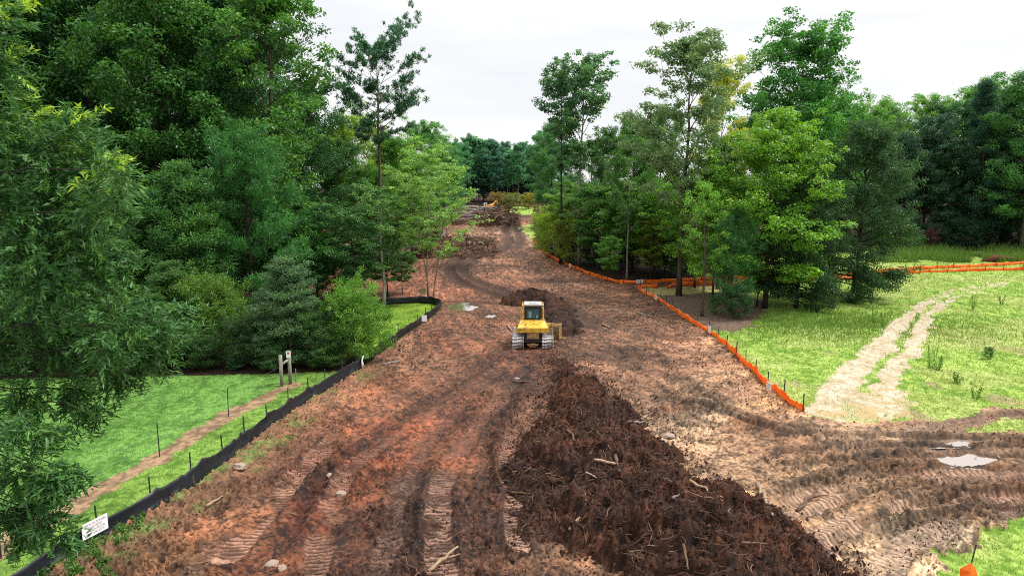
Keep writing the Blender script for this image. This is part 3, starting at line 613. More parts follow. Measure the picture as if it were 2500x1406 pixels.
ORD = 'first second third fourth fifth sixth seventh eighth ninth tenth eleventh twelfth thirteenth fourteenth fifteenth sixteenth'.split()
def rank(v, i): return ORD[sorted(v).index(v[i])]
def tree(kind, name, px, d, top, label, group=None, col=(60, 110, 45), wide=1.0, bark=(95, 85, 75), by=None, rz=None, cat='tree'):
    tm, cm, H = PRO[kind]
    if by is not None:
        x, y = gp(px, by)
    else:
        x = (px - 1250) / FPX * d / cp * 1.0; y = d
        x = ray(px, 600)[0] * d / ray(px, 600)[1]
    z = float(ground0(x, y)); ztop = at(px, top, y).z; s = (ztop - z) / H
    o = empty(name, (x, y, z), rz if rz is not None else (px * 1.7 + top * .3) % 6.28, (s * wide, s * wide, s))
    a = link('trunk', tm, o); a.color = tuple(lin(bark) / 1.25) + (1,)
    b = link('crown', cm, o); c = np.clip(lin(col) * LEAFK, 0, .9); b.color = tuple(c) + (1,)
    return tag(o, label, cat, group)
DK, DK2, MID, BLUE = (66, 112, 52), (54, 98, 56), (86, 138, 58), (56, 104, 80)
gL = 'tall hardwoods of the dense left wood'
LW = [(40, 62, -190, 'hardwood_a', DK), (235, 66, -150, 'hardwood_c', DK2), (400, 61, -110, 'hardwood_b', DK), (555, 68, -90, 'hardwood_a', DK2), (310, 76, -220, 'hardwood_b', DK2), (120, 82, -230, 'hardwood_c', DK),
        (480, 82, -150, 'hardwood_c', DK), (-120, 60, -200, 'hardwood_b', DK2), (-330, 64, -200, 'hardwood_a', DK), (-40, 78, -240, 'hardwood_a', DK2), (600, 92, -60, 'hardwood_c', DK2), (200, 98, -150, 'hardwood_a', DK), (420, 104, -120, 'hardwood_b', DK)]
for i, (px, d, top, k, c) in enumerate(LW):
    tree(k, 'hardwood_tree', px, d, top, 'tall dark hardwood in the dense wood at upper left, %s of these from the left' % rank([q[0] for q in LW], i), gL, c, 1.0, (70, 62, 54))
tree('airy', 'hardwood_tree', 672, 64, -70, 'tall airy hardwood with sky showing through, right edge of the left wood', None, (80, 128, 62), 1.05, (70, 62, 55), rz=1.1)
tree('hardwood_c', 'hardwood_tree', 745, 80, 175, 'rounded dark hardwood stepping down left of the tall pine', None, DK2, .95, (70, 62, 54))
tree('loblolly', 'pine_tree', 930, 92, 14, 'tall lone pine with a bare lower trunk standing against white sky', None, (62, 104, 76), 1.12, (110, 92, 78), rz=3.4)
gM = 'mid distance hardwoods left of the clearing'
for (px, d, top, k, c, l) in [(868, 108, 268, 'hardwood_c', (125, 160, 66), 'yellow green hardwood directly left of the tall pine trunk'), (1040, 140, 288, 'hardwood_b', (98, 150, 84), 'pale green hardwood right of the tall pine, highest on that slope')]:
    tree(k, 'hardwood_tree', px, d, top, l, None, c)
MW = [(960, 108, 335, 'hardwood_a', MID), (1000, 122, 330, 'hardwood_c', MID), (1085, 155, 330, 'hardwood_a', (90, 146, 88)), (900, 96, 400, 'hardwood_c', MID), (1005, 98, 395, 'hardwood_a', MID),
        (835, 100, 330, 'hardwood_b', DK), (770, 104, 300, 'hardwood_a', DK), (1108, 175, 350, 'hardwood_b', (80, 136, 92)), (690, 96, 330, 'hardwood_c', DK2), (820, 130, 300, 'hardwood_b', MID), (940, 150, 320, 'hardwood_a', MID)]
for i, (px, d, top, k, c) in enumerate(MW):
    tree(k, 'hardwood_tree', px, d, top, 'green hardwood between the left wood and the clearing, %s of these from the left' % rank([q[0] for q in MW], i), gM, c, .95)
gF = 'far wood closing the end of the clearing'
rr = random.Random(3)
for i in range(16):
    px = 1082 + i * 17 + rr.uniform(-5, 5)
    tree('far_hardwood', 'hardwood_tree', px, 232 + rr.uniform(-5, 26), 330 + rr.uniform(-8, 34) + (14 if 1180 < px < 1240 else 0), 'tall tree in the front row of the far wood, %s from the left' % ORD[i], gF, rr.choice([(74, 128, 98), (62, 112, 92), (84, 138, 98)]), rr.uniform(.9, 1.15), (120, 118, 110))
for i in range(12):
    tree('hardwood_a', 'hardwood_tree', 1060 + i * 30 + rr.uniform(-8, 8), 272 + rr.uniform(-6, 12), 345 + rr.uniform(-8, 20), 'tall dark tree in the rear row of the far wood', gF + ', rear row', (58, 106, 90), .9, (120, 118, 110))
for i in range(15):
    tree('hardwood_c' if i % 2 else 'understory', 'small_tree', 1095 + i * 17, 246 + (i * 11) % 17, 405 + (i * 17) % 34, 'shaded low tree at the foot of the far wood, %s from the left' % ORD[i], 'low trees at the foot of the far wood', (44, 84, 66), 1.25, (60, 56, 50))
# trees of the left edge, front to back
for (px, d, top, k, c, w, l, n, cat) in [
    (440, 49, 395, 'cedar', (74, 118, 62), 1.25, 'dark green cedar with feathery sprays left of the dome shaped pine', 'cedar_tree', 'tree'),
    (330, 47, 470, 'cedar', (62, 106, 56), 1.3, 'dark cedar half hidden behind the near oak branches', 'cedar_tree', 'tree'),
    (612, 53, 298, 'young_pine', (62, 116, 60), 1.0, 'dense dome topped young pine rising over the shrub row', 'pine_tree', 'tree'),
    (690, 43.5, 632, 'cedar', (88, 120, 86), 1.6, 'silvery grey green cedar above the timber gate posts', 'cedar_tree', 'tree'),
    (505, 45, 650, 'bush', (92, 128, 56), 1.1, 'yellow green bush with upright shoots between two cedars', 'bush', 'bush'),
    (385, 44, 640, 'cedar', (74, 112, 62), 1.5, 'broad low cedar at the back of the lawn', 'cedar_tree', 'tree'),
    (855, 44.5, 668, 'bush', (96, 142, 60), 1.12, 'large bright green bush at the bend of the black fence', 'bush', 'bush'),
    (600, 43, 760, 'bush', (54, 84, 48), 1.3, 'dark green bush in the shade behind the lawn', 'bush', 'bush'),
    (765, 43.5, 735, 'bush', (66, 104, 52), 1.25, 'mid green bush between silvery cedar and bright bush', 'bush', 'bush'),
    (430, 42.8, 800, 'bush', (56, 88, 46), 1.4, 'low dark bush on the lawn edge below the cedar', 'bush', 'bush'),
    (555, 42.2, 850, 'cedar', (70, 108, 84), 1.7, 'small blue green cedar at the back edge of the lawn', 'cedar_tree', 'tree'),
    (470, 42.4, 800, 'bush', (58, 92, 48), 1.5, 'rounded dark bush at the lawn edge under the yellow green one', 'bush', 'bush'),
    (650, 42.4, 800, 'bush', (62, 96, 56), 1.5, 'low dark bush left of the timber gate posts', 'bush', 'bush'),
    (790, 42.8, 820, 'bush', (64, 100, 52), 1.6, 'low dark bush right of the timber gate posts', 'bush', 'bush'),
    (360, 42.2, 840, 'bush', (52, 84, 46), 1.6, 'lowest dark bush at the back left of the lawn', 'bush', 'bush'),
    (240, 43, 690, 'bush', (60, 94, 50), 1.4, 'dark bush behind the hanging oak branches', 'bush', 'bush'),
    (80, 43, 650, 'bush', (56, 90, 48), 1.5, 'dark bush at the far left behind the oak', 'bush', 'bush'),
    (-120, 43, 640, 'bush', (56, 90, 48), 1.5, 'dark bush beyond the left edge behind the oak', 'bush', 'bush'),
    (700, 62, 470, 'understory', (58, 104, 50), 1.3, 'small dark tree behind the silvery cedar', 'small_tree', 'tree'),
    (560, 58, 430, 'understory', (52, 96, 48), 1.4, 'small dark tree behind the dome shaped pine', 'small_tree', 'tree'),
    (770, 67, 520, 'young_pine', (58, 112, 66), .95, 'soft needled young pine left of the pale slender tree', 'pine_tree', 'tree'),
    (180, 54, 420, 'understory', (54, 98, 46), 1.5, 'shaded small tree in the left wood behind the oak', 'small_tree', 'tree'),
    (860, 66, 500, 'understory', (84, 130, 78), 1.0, 'leafy small tree hugging the pale slender trunk from the left', 'small_tree', 'tree'),
    (980, 73, 590, 'understory', (76, 122, 66), 1.0, 'low spreading tree between the two slender trees', 'small_tree', 'tree'),
    (905, 72, 560, 'understory', (58, 102, 60), 1.1, 'dark small tree behind the pale slender trunk', 'small_tree', 'tree'),
    (820, 72, 570, 'willow_shrub', (58, 104, 58), 1.4, 'dark shrub behind the large bright bush', 'bush', 'bush'),
    (1040, 106, 470, 'understory', (104, 150, 76), 1.2, 'light green small tree behind the forked slender tree', 'small_tree', 'tree'),
    (940, 104, 470, 'understory', (80, 130, 60), 1.3, 'mid green small tree above the brush heap', 'small_tree', 'tree')]:
    tree(k, n, px, d, top, l, None, c, w, (60, 52, 46), cat=cat)
for i, (px, d) in enumerate([(60, 52), (-60, 50), (300, 56), (480, 60), (640, 66), (150, 60), (400, 70), (740, 76), (250, 72), (-250, 52)]):
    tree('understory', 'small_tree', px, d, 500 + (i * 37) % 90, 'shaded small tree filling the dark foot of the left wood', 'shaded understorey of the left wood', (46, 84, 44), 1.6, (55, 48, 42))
tree('slender', 'slender_tree', 938, 0, 438, 'slender tree with pale grey trunk and thin leaves on the fence corner', None, (104, 148, 88), 1.15, (190, 186, 172), by=745, rz=2)
tree('slender', 'slender_tree', 948, 0, 560, 'thin dark trunked tree right beside the pale slender tree', None, (76, 122, 66), .9, (45, 40, 36), by=742, rz=4)
tree('multistem', 'slender_tree', 1050, 0, 325, 'forked slender tree with light green layered leaves beside the dirt', None, (128, 170, 92), 1.0, (150, 136, 122), by=737, rz=.7)
# right hand group
for (px, by, top, k, c, w, b, l, rz) in [
    (1369, 644, 150, 'poplar', (88, 130, 92), .95, (62, 58, 54), 'tall thin tree with dark bare trunk, leftmost by the orange fence', .3),
    (1413, 648, 128, 'poplar', (92, 136, 90), 1.15, (150, 146, 136), 'tall poplar with a pale grey bare trunk behind the orange fence', 2.2),
    (1530, 682, 330, 'airy', (86, 132, 70), .85, (165, 158, 144), 'leaning pale barked tree behind the orange fence', 1),
    (1657, 722, 60, 'airy', (112, 140, 98), 1.1, (86, 78, 72), 'tall grey green airy tree with thick dark trunk on pale straw', 1.9),
    (1713, 772, 430, 'slender', (110, 160, 70), .8, (92, 84, 74), 'thin trunked tree in front of the thick dark trunk', .6),
    (1943, 752, 380, 'dark_oak', (50, 82, 50), .82, (48, 42, 38), 'dark leaning oak whose branches sweep down over the field grass', 4.2)]:
    tree(k, 'hardwood_tree', px, 0, top, l, None, c, w, b, by=by, rz=rz)
for (px, d, top, k, c, w, l, n) in [
    (1755, 77, 140, 'airy', (182, 190, 84), .62, 'thin yellowish tree between the airy tree and the tall maple', 'hardwood_tree'),
    (1925, 86, 40, 'maple_tall', (74, 132, 66), 1.0, 'tall full dark green maple, highest crown right of the clearing', 'maple_tree'),
    (1990, 92, 190, 'hardwood_b', (82, 136, 66), .95, 'green hardwood behind the right shoulder of the tall maple', 'hardwood_tree'),
    (1875, 64, 262, 'maple', (106, 154, 58), 1.02, 'broad bright yellow green maple in front of the dark oak', 'maple_tree'),
    (1745, 70, 330, 'maple', (104, 146, 60), .6, 'narrow light green maple left of the broad bright one', 'maple_tree'),
    (2092, 70, 298, 'dark_oak', (58, 92, 56), .85, 'dark olive oak with drooping outer twigs at the right of the group', 'oak_tree'),
    (1345, 150, 290, 'hardwood_a', (86, 138, 84), .9, 'hardwood at the far right corner of the clearing', 'hardwood_tree'),
    (1330, 182, 318, 'far_hardwood', (84, 136, 92), 1.2, 'hazy hardwood behind the corner of the clearing', 'hardwood_tree'),
    (1490, 98, 300, 'hardwood_b', (84, 128, 74), .8, 'green hardwood right behind the two tall poplars', 'hardwood_tree'),
    (1545, 92, 280, 'hardwood_a', (94, 140, 72), .75, 'green hardwood between the poplars and the airy tree', 'hardwood_tree'),
    (1610, 96, 250, 'hardwood_c', (100, 140, 78), .75, 'green hardwood behind the airy grey green tree', 'hardwood_tree'),
    (1440, 112, 330, 'hardwood_c', (78, 124, 72), .8, 'dark hardwood behind the pale trunked poplar', 'hardwood_tree'),
    (1800, 92, 290, 'hardwood_a', (110, 150, 66), .8, 'hardwood hidden behind the bright maple', 'hardwood_tree'),
    (1400, 102, 440, 'understory', (104, 150, 70), 1.1, 'light green small tree beneath the tall poplars', 'small_tree'),
    (1462, 94, 450, 'understory', (86, 136, 72), 1.15, 'small tree with flat sprays right of the pale poplar trunk', 'small_tree'),
    (1540, 90, 430, 'understory', (104, 152, 74), 1.2, 'small tree with flat sprays behind the leaning pale trunk', 'small_tree'),
    (1600, 86, 450, 'understory', (98, 148, 62), 1.1, 'light green small tree left of the thick dark trunk', 'small_tree'),
    (1487, 84, 575, 'understory', (112, 164, 84), 1.0, 'low spreading bright green small tree leaning over the orange fence', 'small_tree'),
    (1590, 84, 535, 'understory', (112, 126, 44), .9, 'golden green small tree in the shade left of the thick trunk', 'small_tree'),
    (1432, 106, 478, 'understory', (128, 140, 58), .8, 'yellowish small tree behind the pale poplar trunk', 'small_tree'),
    (1352, 106, 500, 'willow_shrub', (140, 170, 74), 1.0, 'tall light green shrub at the far end of the orange fence', 'bush'),
    (1335, 116, 520, 'willow_shrub', (128, 160, 70), 1.1, 'light green shrub at the corner of the far grass strip', 'bush'),
    (1392, 98, 520, 'willow_shrub', (122, 138, 64), .9, 'olive green shrub between the two poplar trunks', 'bush'),
    (1700, 78, 420, 'understory', (104, 152, 60), 1.2, 'small green tree right of the thick dark trunk', 'small_tree'),
    (1640, 88, 560, 'understory', (84, 132, 60), 1.2, 'shaded small tree behind the thick dark trunk', 'small_tree'),
    (1770, 73, 480, 'understory', (96, 142, 54), 1.1, 'small green tree under the bright maple', 'small_tree'),
    (1855, 65, 560, 'understory', (88, 132, 52), 1.0, 'low leafy tree under the bright maple crown', 'small_tree'),
    (1792, 61, 498, 'sapling_pine', (76, 128, 78), 1.1, 'soft blue green young pine in front of the bright maple', 'pine_tree'),
    (1800, 59, 690, 'willow_shrub', (62, 100, 62), 1.15, 'dark rounded shrub at the foot of the young pine', 'bush'),
    (1752, 61, 720, 'willow_shrub', (92, 128, 76), .9, 'open twiggy shrub left of the young pine', 'bush'),
    (1520, 100, 520, 'understory', (66, 108, 62), 1.6, 'dark small tree deep in the group on the right', 'small_tree'),
    (1452, 99, 560, 'bush', (66, 108, 56), 1.4, 'dark green bush on the forest floor behind the pale poplar trunk', 'bush'),
    (1545, 96, 560, 'bush', (72, 116, 58), 1.5, 'green bush on the forest floor behind the leaning pale trunk', 'bush'),
    (1625, 92, 560, 'bush', (70, 114, 54), 1.5, 'green bush deep behind the thick dark trunk', 'bush'),
    (1700, 86, 560, 'bush', (80, 126, 54), 1.5, 'green bush behind the thin trunked tree', 'bush'),
    (1390, 108, 560, 'bush', (70, 112, 56), 1.4, 'dark green bush behind the dark bare trunk', 'bush'),
    (1420, 120, 520, 'understory', (60, 104, 60), 1.6, 'dark small tree deep behind the poplars', 'small_tree')]:
    tree(k, n, px, d, top, l, None, c, w, (70, 62, 54), cat='bush' if n == 'bush' else 'tree')
gR = 'dark wood along the back of the right field'
for (px, d, top, k, c, l) in [(2095, 128, 236, 'hardwood_c', (102, 154, 76), 'light green tree crown rising behind the dark oak at the field'), (2250, 138, 222, 'hardwood_b', (112, 160, 80), 'light green tree crown behind the rounded dark oak'),
        (2240, 121, 282, 'maple', (58, 92, 72), 'rounded dark blue green oak at the left of the far field wood'), (2385, 118, 198, 'big_pine', (48, 84, 68), 'tall dark pine in the middle of the far field wood'), (2495, 112, 168, 'hardwood_a', (82, 132, 74), 'tallest green tree at the right edge of the photo')]:
    tree(k, 'hardwood_tree' if 'pine' not in k else 'pine_tree', px, d, top, l, None, c, 1.0 if k != 'maple' else .8)
RW = [(2155, 136, 250, 'hardwood_a', (98, 148, 74)), (2325, 127, 232, 'hardwood_c', (62, 104, 68)), (2445, 122, 205, 'hardwood_b', (64, 110, 66)), (2355, 142, 196, 'hardwood_a', (104, 154, 76)), (2430, 145, 190, 'hardwood_c', (100, 150, 74)),
        (2560, 118, 150, 'hardwood_c', (76, 126, 66)), (2640, 116, 150, 'hardwood_a', (70, 118, 62)), (2760, 116, 140, 'hardwood_b', (70, 118, 62)), (2040, 132, 290, 'hardwood_a', (90, 140, 70)), (1975, 130, 300, 'hardwood_c', (90, 140, 70)), (2200, 124, 330, 'hardwood_a', (52, 88, 66)), (2290, 121, 320, 'hardwood_c', (52, 86, 66)), (2440, 118, 330, 'hardwood_a', (52, 90, 62))]
for i, (px, d, top, k, c) in enumerate(RW):
    tree(k, 'hardwood_tree', px, d, top, 'tree in the dark wood behind the right hand field, %s of these from the left' % rank([q[0] for q in RW], i), gR, c)
for i in range(11):
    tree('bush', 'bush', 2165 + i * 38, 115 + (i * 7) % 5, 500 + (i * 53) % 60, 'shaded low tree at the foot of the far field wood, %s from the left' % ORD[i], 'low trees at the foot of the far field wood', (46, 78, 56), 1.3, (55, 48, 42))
for (px, l) in [(2205, 'dark red leaved shrub, left of two at the far field edge'), (2268, 'dark red leaved shrub, right of two at the far field edge')]:
    tree('willow_shrub', 'bush', px, 113, 556, l, 'two dark red shrubs at the far field edge', (96, 60, 70), 1.0, (60, 50, 46), cat='bush')
tree('willow_shrub', 'bush', 2238, 112, 575, 'green shrub between the two dark red shrubs', None, (62, 108, 60), 1.0, cat='bush')
for (px, d, top, c, l) in [(1215, 214, 468, (138, 122, 70), 'rust tinged bushy tree, leftmost of the golden row'), (1250, 212, 470, (118, 132, 68), 'olive bushy tree in the middle of the golden row'), (1290, 208, 470, (146, 146, 66), 'golden bushy tree, rightmost of the golden row'), (1238, 207, 480, (104, 102, 64), 'dull brown bushy tree in front of the golden row')]:
    tree('willow_shrub', 'bush', px, d, top, l, 'golden bushy trees at the end of the clearing', c, 1.35, (130, 120, 105), cat='bush')
tree('willow_shrub', 'bush', 1045, 108, 590, 'pale grey green cut brush lying left of the root heap', None, (170, 172, 134), 1.5, cat='bush')

# ------------------------------------------------------------------ the near willow oak: hanging sprays of narrow leaves, each built
def near_oak():
    rg = np.random.default_rng(77); rd = random.Random(77); base = np.array([-14.6, 14.5, 0.]); tb = MB()
    K = 14; tz = np.linspace(0, 1, K); P = np.stack([base[0] + np.cumsum(rg.normal(0, .06, K)), base[1] + np.cumsum(rg.normal(0, .06, K)), 17.5 * tz - .2], 1); tb.tube(P, .38 * (1 - tz) ** .8 + .04, 12)
    blobs = [(-60, 60, 120, 1), (-10, 180, 60, 1), (-90, 330, 130, 0), (25, 330, 95, 1), (110, 400, 100, 0), (205, 345, 75, 1), (245, 430, 80, 1), (300, 410, 35, 1), (60, 540, 130, 0), (185, 545, 120, 0), (268, 520, 60, 0), (90, 690, 140, 0), (225, 680, 90, 0), (300, 640, 45, 0),
      (300, 800, 85, 0), (390, 790, 62, 0), (448, 768, 38, 0), (120, 840, 130, 0), (245, 870, 90, 0), (345, 865, 68, 0), (400, 850, 40, 0), (300, 915, 45, 0), (60, 960, 60, 0), (215, 950, 48, 0), (240, 995, 32, 0), (20, 1030, 45, 0), (70, 1050, 36, 0), (120, 1040, 22, 0),
      (30, 1150, 55, 0), (105, 1165, 50, 0), (165, 1160, 32, 0), (205, 1150, 22, 0), (60, 1230, 52, 0), (110, 1270, 46, 0), (10, 1250, 45, 0), (150, 1300, 26, 0), (60, 1300, 28, 0), (-120, 600, 160, 0), (-140, 850, 160, 0), (-160, 1100, 140, 0), (-220, 350, 180, 0), (-250, 100, 180, 0), (-300, 750, 180, 0), (0, 780, 100, 0), (150, 620, 60, 0)]
    LV, LT = [], []; nb = len(blobs)
    for (bx, by, br, top) in blobs:
        d = rd.uniform(13.2, 15.6) if by < 1000 else rd.uniform(12.4, 13.2)
        bx = bx - (28 if bx > 150 else 0); br = br * (.78 if by > 900 else 1); c = np.array(at(bx, by, d)); r = br * d / FPX
        h = max(2.2, min(16.5, c[2] - .35 * abs(c[0] - base[0]) + (2.2 if by > 1050 else 1.0))); p0 = np.array([base[0], base[1], h]); n = 9; s = np.linspace(0, 1, n)[:, None]
        arch = np.array([0, 0, 1]) * (np.sin(s * math.pi) * .07 * np.linalg.norm(c - p0)); path = p0 + (c - p0) * s + arch + rg.normal(0, .06, (n, 3)) * np.sin(s * math.pi)
        tb.tube(path, (.02 + .022 * r) * (1 - .85 * s[:, 0]) + .006, 6, cap=False)
        nt_ = int(95 * r * r / .8) + 16
        for k in range(nt_):
            dv = unit(rg.normal(0, 1, 3)); st = c + dv * r * rd.random() ** .5 * .8; out_ = unit(st - c + np.array([.12, -.1, 0]) + rg.normal(0, .35, 3))
            if by > 900: dr = np.array([0, 0, -.75])
            elif top: dr = np.array([.1, 0, .35])
            else: dr = np.array([.05, 0, .02])
            dirv = unit(out_ + dr); tl = rd.uniform(.32, .7) * (.75 if by > 900 else 1); n2 = 6; s2 = np.linspace(0, 1, n2)[:, None]
            tw = st + dirv * tl * s2 + np.array([0, 0, -1]) * tl * .22 * s2 ** 2
            if k % 2 == 0: tb.tube(tw[::2], np.array([.006, .004, .0025]), 3, cap=False)
            m = rd.randint(16, 24); f = np.linspace(.12, 1.02, m); pos = st + dirv * tl * f[:, None] + np.array([0, 0, -1]) * tl * .22 * f[:, None] ** 2
            sd_ = unit(np.cross(dirv, rg.normal(0, 1, 3))); sg = np.where(np.arange(m) % 2 == 0, 1, -1)[:, None]
            ax = unit(dirv * .8 + sd_ * sg * .75 + rg.normal(0, .28, (m, 3)) + np.array([0, 0, -.12])); nm = unit(np.array([0, 0, .8]) + rg.normal(0, .55, (m, 3)))
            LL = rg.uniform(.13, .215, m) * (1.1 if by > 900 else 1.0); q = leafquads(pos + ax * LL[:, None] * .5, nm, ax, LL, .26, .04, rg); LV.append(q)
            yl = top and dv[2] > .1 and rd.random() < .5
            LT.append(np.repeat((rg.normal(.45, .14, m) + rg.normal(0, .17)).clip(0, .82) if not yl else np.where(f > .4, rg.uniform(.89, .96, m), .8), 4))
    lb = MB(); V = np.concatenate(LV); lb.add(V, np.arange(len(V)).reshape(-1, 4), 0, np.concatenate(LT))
    o = empty('willow_oak', (0, 0, 0)); o.location = base
    for b, nme, mt, sm, an, col in ((tb, 'trunk', BARK, True, None, alb((78, 70, 62))), (lb, 'crown', LEAF, False, 'tint', lin((78, 122, 70)) * 1.4)):
        for q in range(len(b.v)): b.v[q] = b.v[q] - base
        ob = b.build(nme, mt, o, sm, an); ob.color = tuple(col) + (1,)
    tag(o, 'large near willow oak with narrow leaves reaching in from the left edge', 'tree')
near_oak()

# ------------------------------------------------------------------ soil heaps
def heap(name, ridge, label, res, seed, dark, clod=.28):
    rp = [(*gp(px, py), h, w) for px, py, h, w in ridge]; rp = resample(np.array(rp), .35)[0]
    x0, x1 = rp[:, 0].min() - rp[:, 3].max() - .5, rp[:, 0].max() + rp[:, 3].max() + .5; y0, y1 = rp[:, 1].min() - rp[:, 3].max() - .5, rp[:, 1].max() + rp[:, 3].max() + .5
    xs = np.arange(x0, x1, res); ys = np.arange(y0, y1, res); X, Y = np.meshgrid(xs, ys); sh = X.shape; X = X.ravel(); Y = Y.ravel()
    wx = X + (fbm(X * .7, Y * .7, 5, seed, .62) - .5) * 2.4; wy = Y + (fbm(X * .7 + 20, Y * .7, 5, seed + 3, .62) - .5) * 2.4; Hh = np.full(X.shape, -1.)
    for a, b, h, w in rp: Hh = np.maximum(Hh, h * (1.06 - (np.hypot(wx - a, wy - b) / w) ** 1.25))
    on = sstep(-.1, .35, Hh); c1 = fbm(X * 1.4, Y * 1.4, 4, seed + 7, .6); c2 = 1 - np.abs(2 * fbm(X * 3.2, Y * 3.2, 3, seed + 11) - 1); c3 = fbm(X * 8, Y * 8, 2, seed + 15); lp = sstep(.46, .6, fbm(X * .9, Y * .9, 3, seed + 41, .55)) * .34 + sstep(.48, .56, fbm(X * 2.2, Y * 2.2, 3, seed + 31, .6)) * .14 + sstep(.48, .64, fbm(X * 5, Y * 5, 2, seed + 35)) * .07
    Hh = Hh + on * (clod * 2.2 * (c1 - .5) + clod * .75 * (c2 - .6) + .14 * (c3 - .5) + lp * (clod / .36)); Z = gz(X, Y) * 0 + ground0(X, Y) + Hh
    nx = len(xs); ny = len(ys); i = np.arange(ny - 1)[:, None] * nx; j = np.arange(nx - 1)[None]; Q = np.stack([i + j, i + j + 1, i + nx + j + 1, i + nx + j], -1).reshape(-1, 4)
    Q = Q[(Hh[Q] > -.12).any(1)]; used, inv = np.unique(Q.ravel(), return_inverse=True)
    k = sstep(.32, .68, .35 * c1 + .65 * c3)[:, None] ** 1.2; br = sstep(.5, .68, fbm(X * .5, Y * .5, 3, seed + 21))[:, None]; bl = sstep(.52, .66, fbm(X * .33 + 4, Y * .33, 3, seed + 25))[:, None]
    col = (alb((40, 25, 18)) * (1 - k) + alb((100, 64, 46)) * k) * dark; col = col * (1 - br * .5) + br * .5 * (alb((84, 46, 28)) * (1 - k) + alb((160, 100, 66)) * k) * dark
    col = col * (1 - .55 * bl) + .55 * bl * (alb((34, 26, 24)) * (1 - k) + alb((74, 56, 50)) * k)
    b = MB(); b.add(np.stack([X, Y, Z], 1)[used], inv.reshape(-1, 4)); me = b.mesh(name, M_SOIL, True)
    a = me.attributes.new('col', 'FLOAT_COLOR', 'POINT'); a.data.foreach_set('color', np.c_[col, np.ones(len(col))][used].astype(np.float32).ravel())
    o = tag(link(name, me), label, 'soil pile')
    def hz(x, y):
        ii = np.clip(np.round((np.asarray(y) - y0) / res).astype(int), 0, ny - 1) * nx + np.clip(np.round((np.asarray(x) - x0) / res).astype(int), 0, nx - 1)
        return Z[ii], Hh[ii]
    return o, hz, (x0, x1, y0, y1)
pile, pz, pb = heap('mulch_heap', [(1378, 880, .12, .5), (1395, 935, .25, 1.0), (1440, 1010, .6, 2.2), (1440, 1085, .85, 3.0), (1455, 1160, .95, 3.5), (1530, 1250, 1.05, 3.5), (1690, 1325, 1.2, 3.4), (1790, 1430, 1.2, 3.2), (1860, 1560, 1.1, 3.1)],
    'long dark heap of mulch and roots filling the lower middle of the dirt', .055, 200, .85, .36)
pile2, pz2, pb2 = heap('soil_heap', [(1262, 742, .7, 1.5), (1300, 738, 1.2, 2.2), (1335, 750, 1.0, 2.0), (1362, 778, .6, 1.5), (1390, 815, .35, .9)], 'dark heap of loose soil being pushed ahead of the bulldozer', .09, 260, .62, .2)

# clods on the dirt and on the heap
def clods(name, x, y, z, s, tint, mat, rg):
    n = len(x); base = np.array([(1, 0, -.4), (.2, .95, -.4), (-.9, .4, -.4), (-.5, -.85, -.4), (.55, -.8, -.4), (.05, 0, .85)], float); F = np.array([(0, 1, 5), (1, 2, 5), (2, 3, 5), (3, 4, 5), (4, 0, 5)])
    a = rg.random(n) * 6.283; ca, sa = np.cos(a), np.sin(a); v = base[None] * rg.uniform(.55, 1.2, (n, 6, 1)); v[:, 5, :2] += rg.normal(0, .3, (n, 2))
    v = np.stack([v[:, :, 0] * ca[:, None] - v[:, :, 1] * sa[:, None], v[:, :, 0] * sa[:, None] + v[:, :, 1] * ca[:, None], v[:, :, 2]], 2); v = v * s[:, None, None] + np.stack([x, y, z + s * .2], 1)[:, None]
    b = MB(); b.add(v.reshape(-1, 3), (F[None] + np.arange(n)[:, None, None] * 6).reshape(-1, 3), 0, np.repeat(tint, 6)); return b.build(name, mat, attname='tint')
rg = np.random.default_rng(9)
x, y = scatter(rg, 130000, 1, 16.5, 95, 1.0); k = rg.random(len(x)) < .12 + 1.1 * sstep(.45, .65, fbm(x * .35, y * .22, 3, 51)); x, y = x[k], y[k]
s = (.012 + .05 * rg.random(len(x)) ** 3) * np.clip(y / 32, .8, 1.8); o = clods('dirt_clods', x, y, gz(x, y), s, rg.normal(.42, .2, len(x)).clip(0, 1), M_CLOD, rg)
tag(o, 'loose red brown clods strewn over the bare dirt', 'dirt clods', kind='stuff')
x = rg.uniform(pb[0] - .5, pb[1] + .5, 70000); y = rg.uniform(max(16, pb[2]), pb[3], 70000); z, h = pz(x, y); k = (h > .04) | ((h > -.9) & (rg.random(len(h)) < (.7 + h * .75) ** 2)); x, y, h = x[k], y[k], h[k]; z = np.maximum(z[k], gz(x, y))
o = clods('mulch_clods', x, y, z, .018 + .075 * rg.random(len(x)) ** 3, rg.normal(.2, .16, len(x)).clip(0, 1), M_CLOD, rg); tag(o, 'dark crumbly clods covering the mulch heap', 'soil clods', kind='stuff')
# fine roots and twigs
def roots(name, n, fn, lmin, lmax, rmin, rmax, tint, rg, rd, lift=.04):
    b = MB()
    for i in range(n):
        p = fn(rd)
        if p is None: continue
        L_ = rd.uniform(lmin, lmax); a = rd.uniform(0, 6.28); e = rd.gauss(.12, .3); d = np.array([math.cos(a) * math.cos(e), math.sin(a) * math.cos(e), math.sin(e)]); s_ = np.linspace(-.5, .5, 5)[:, None]
        sid = unit(np.cross(d, np.array([0, 0, 1.]))); P = np.array(p) + np.array([0, 0, lift]) + d * s_ * L_ + sid * (s_ ** 2) * L_ * rd.uniform(-.9, .9) + rg.normal(0, .03 * L_, (5, 3))
        b.tube(P, rd.uniform(rmin, rmax) * np.array([.6, 1, .9, .7, .3]), 4, att=float(np.clip(rd.gauss(tint, .22), 0, 1)))
    return tag(b.build(name, M_ROOT, attname='tint'), kind='stuff')
rd = random.Random(12)
def on_pile(r):
    x = r.uniform(pb[0], pb[1]); y = r.uniform(16.5, pb[3]); z, h = pz(x, y); return (x, y, float(z)) if h > .05 else None
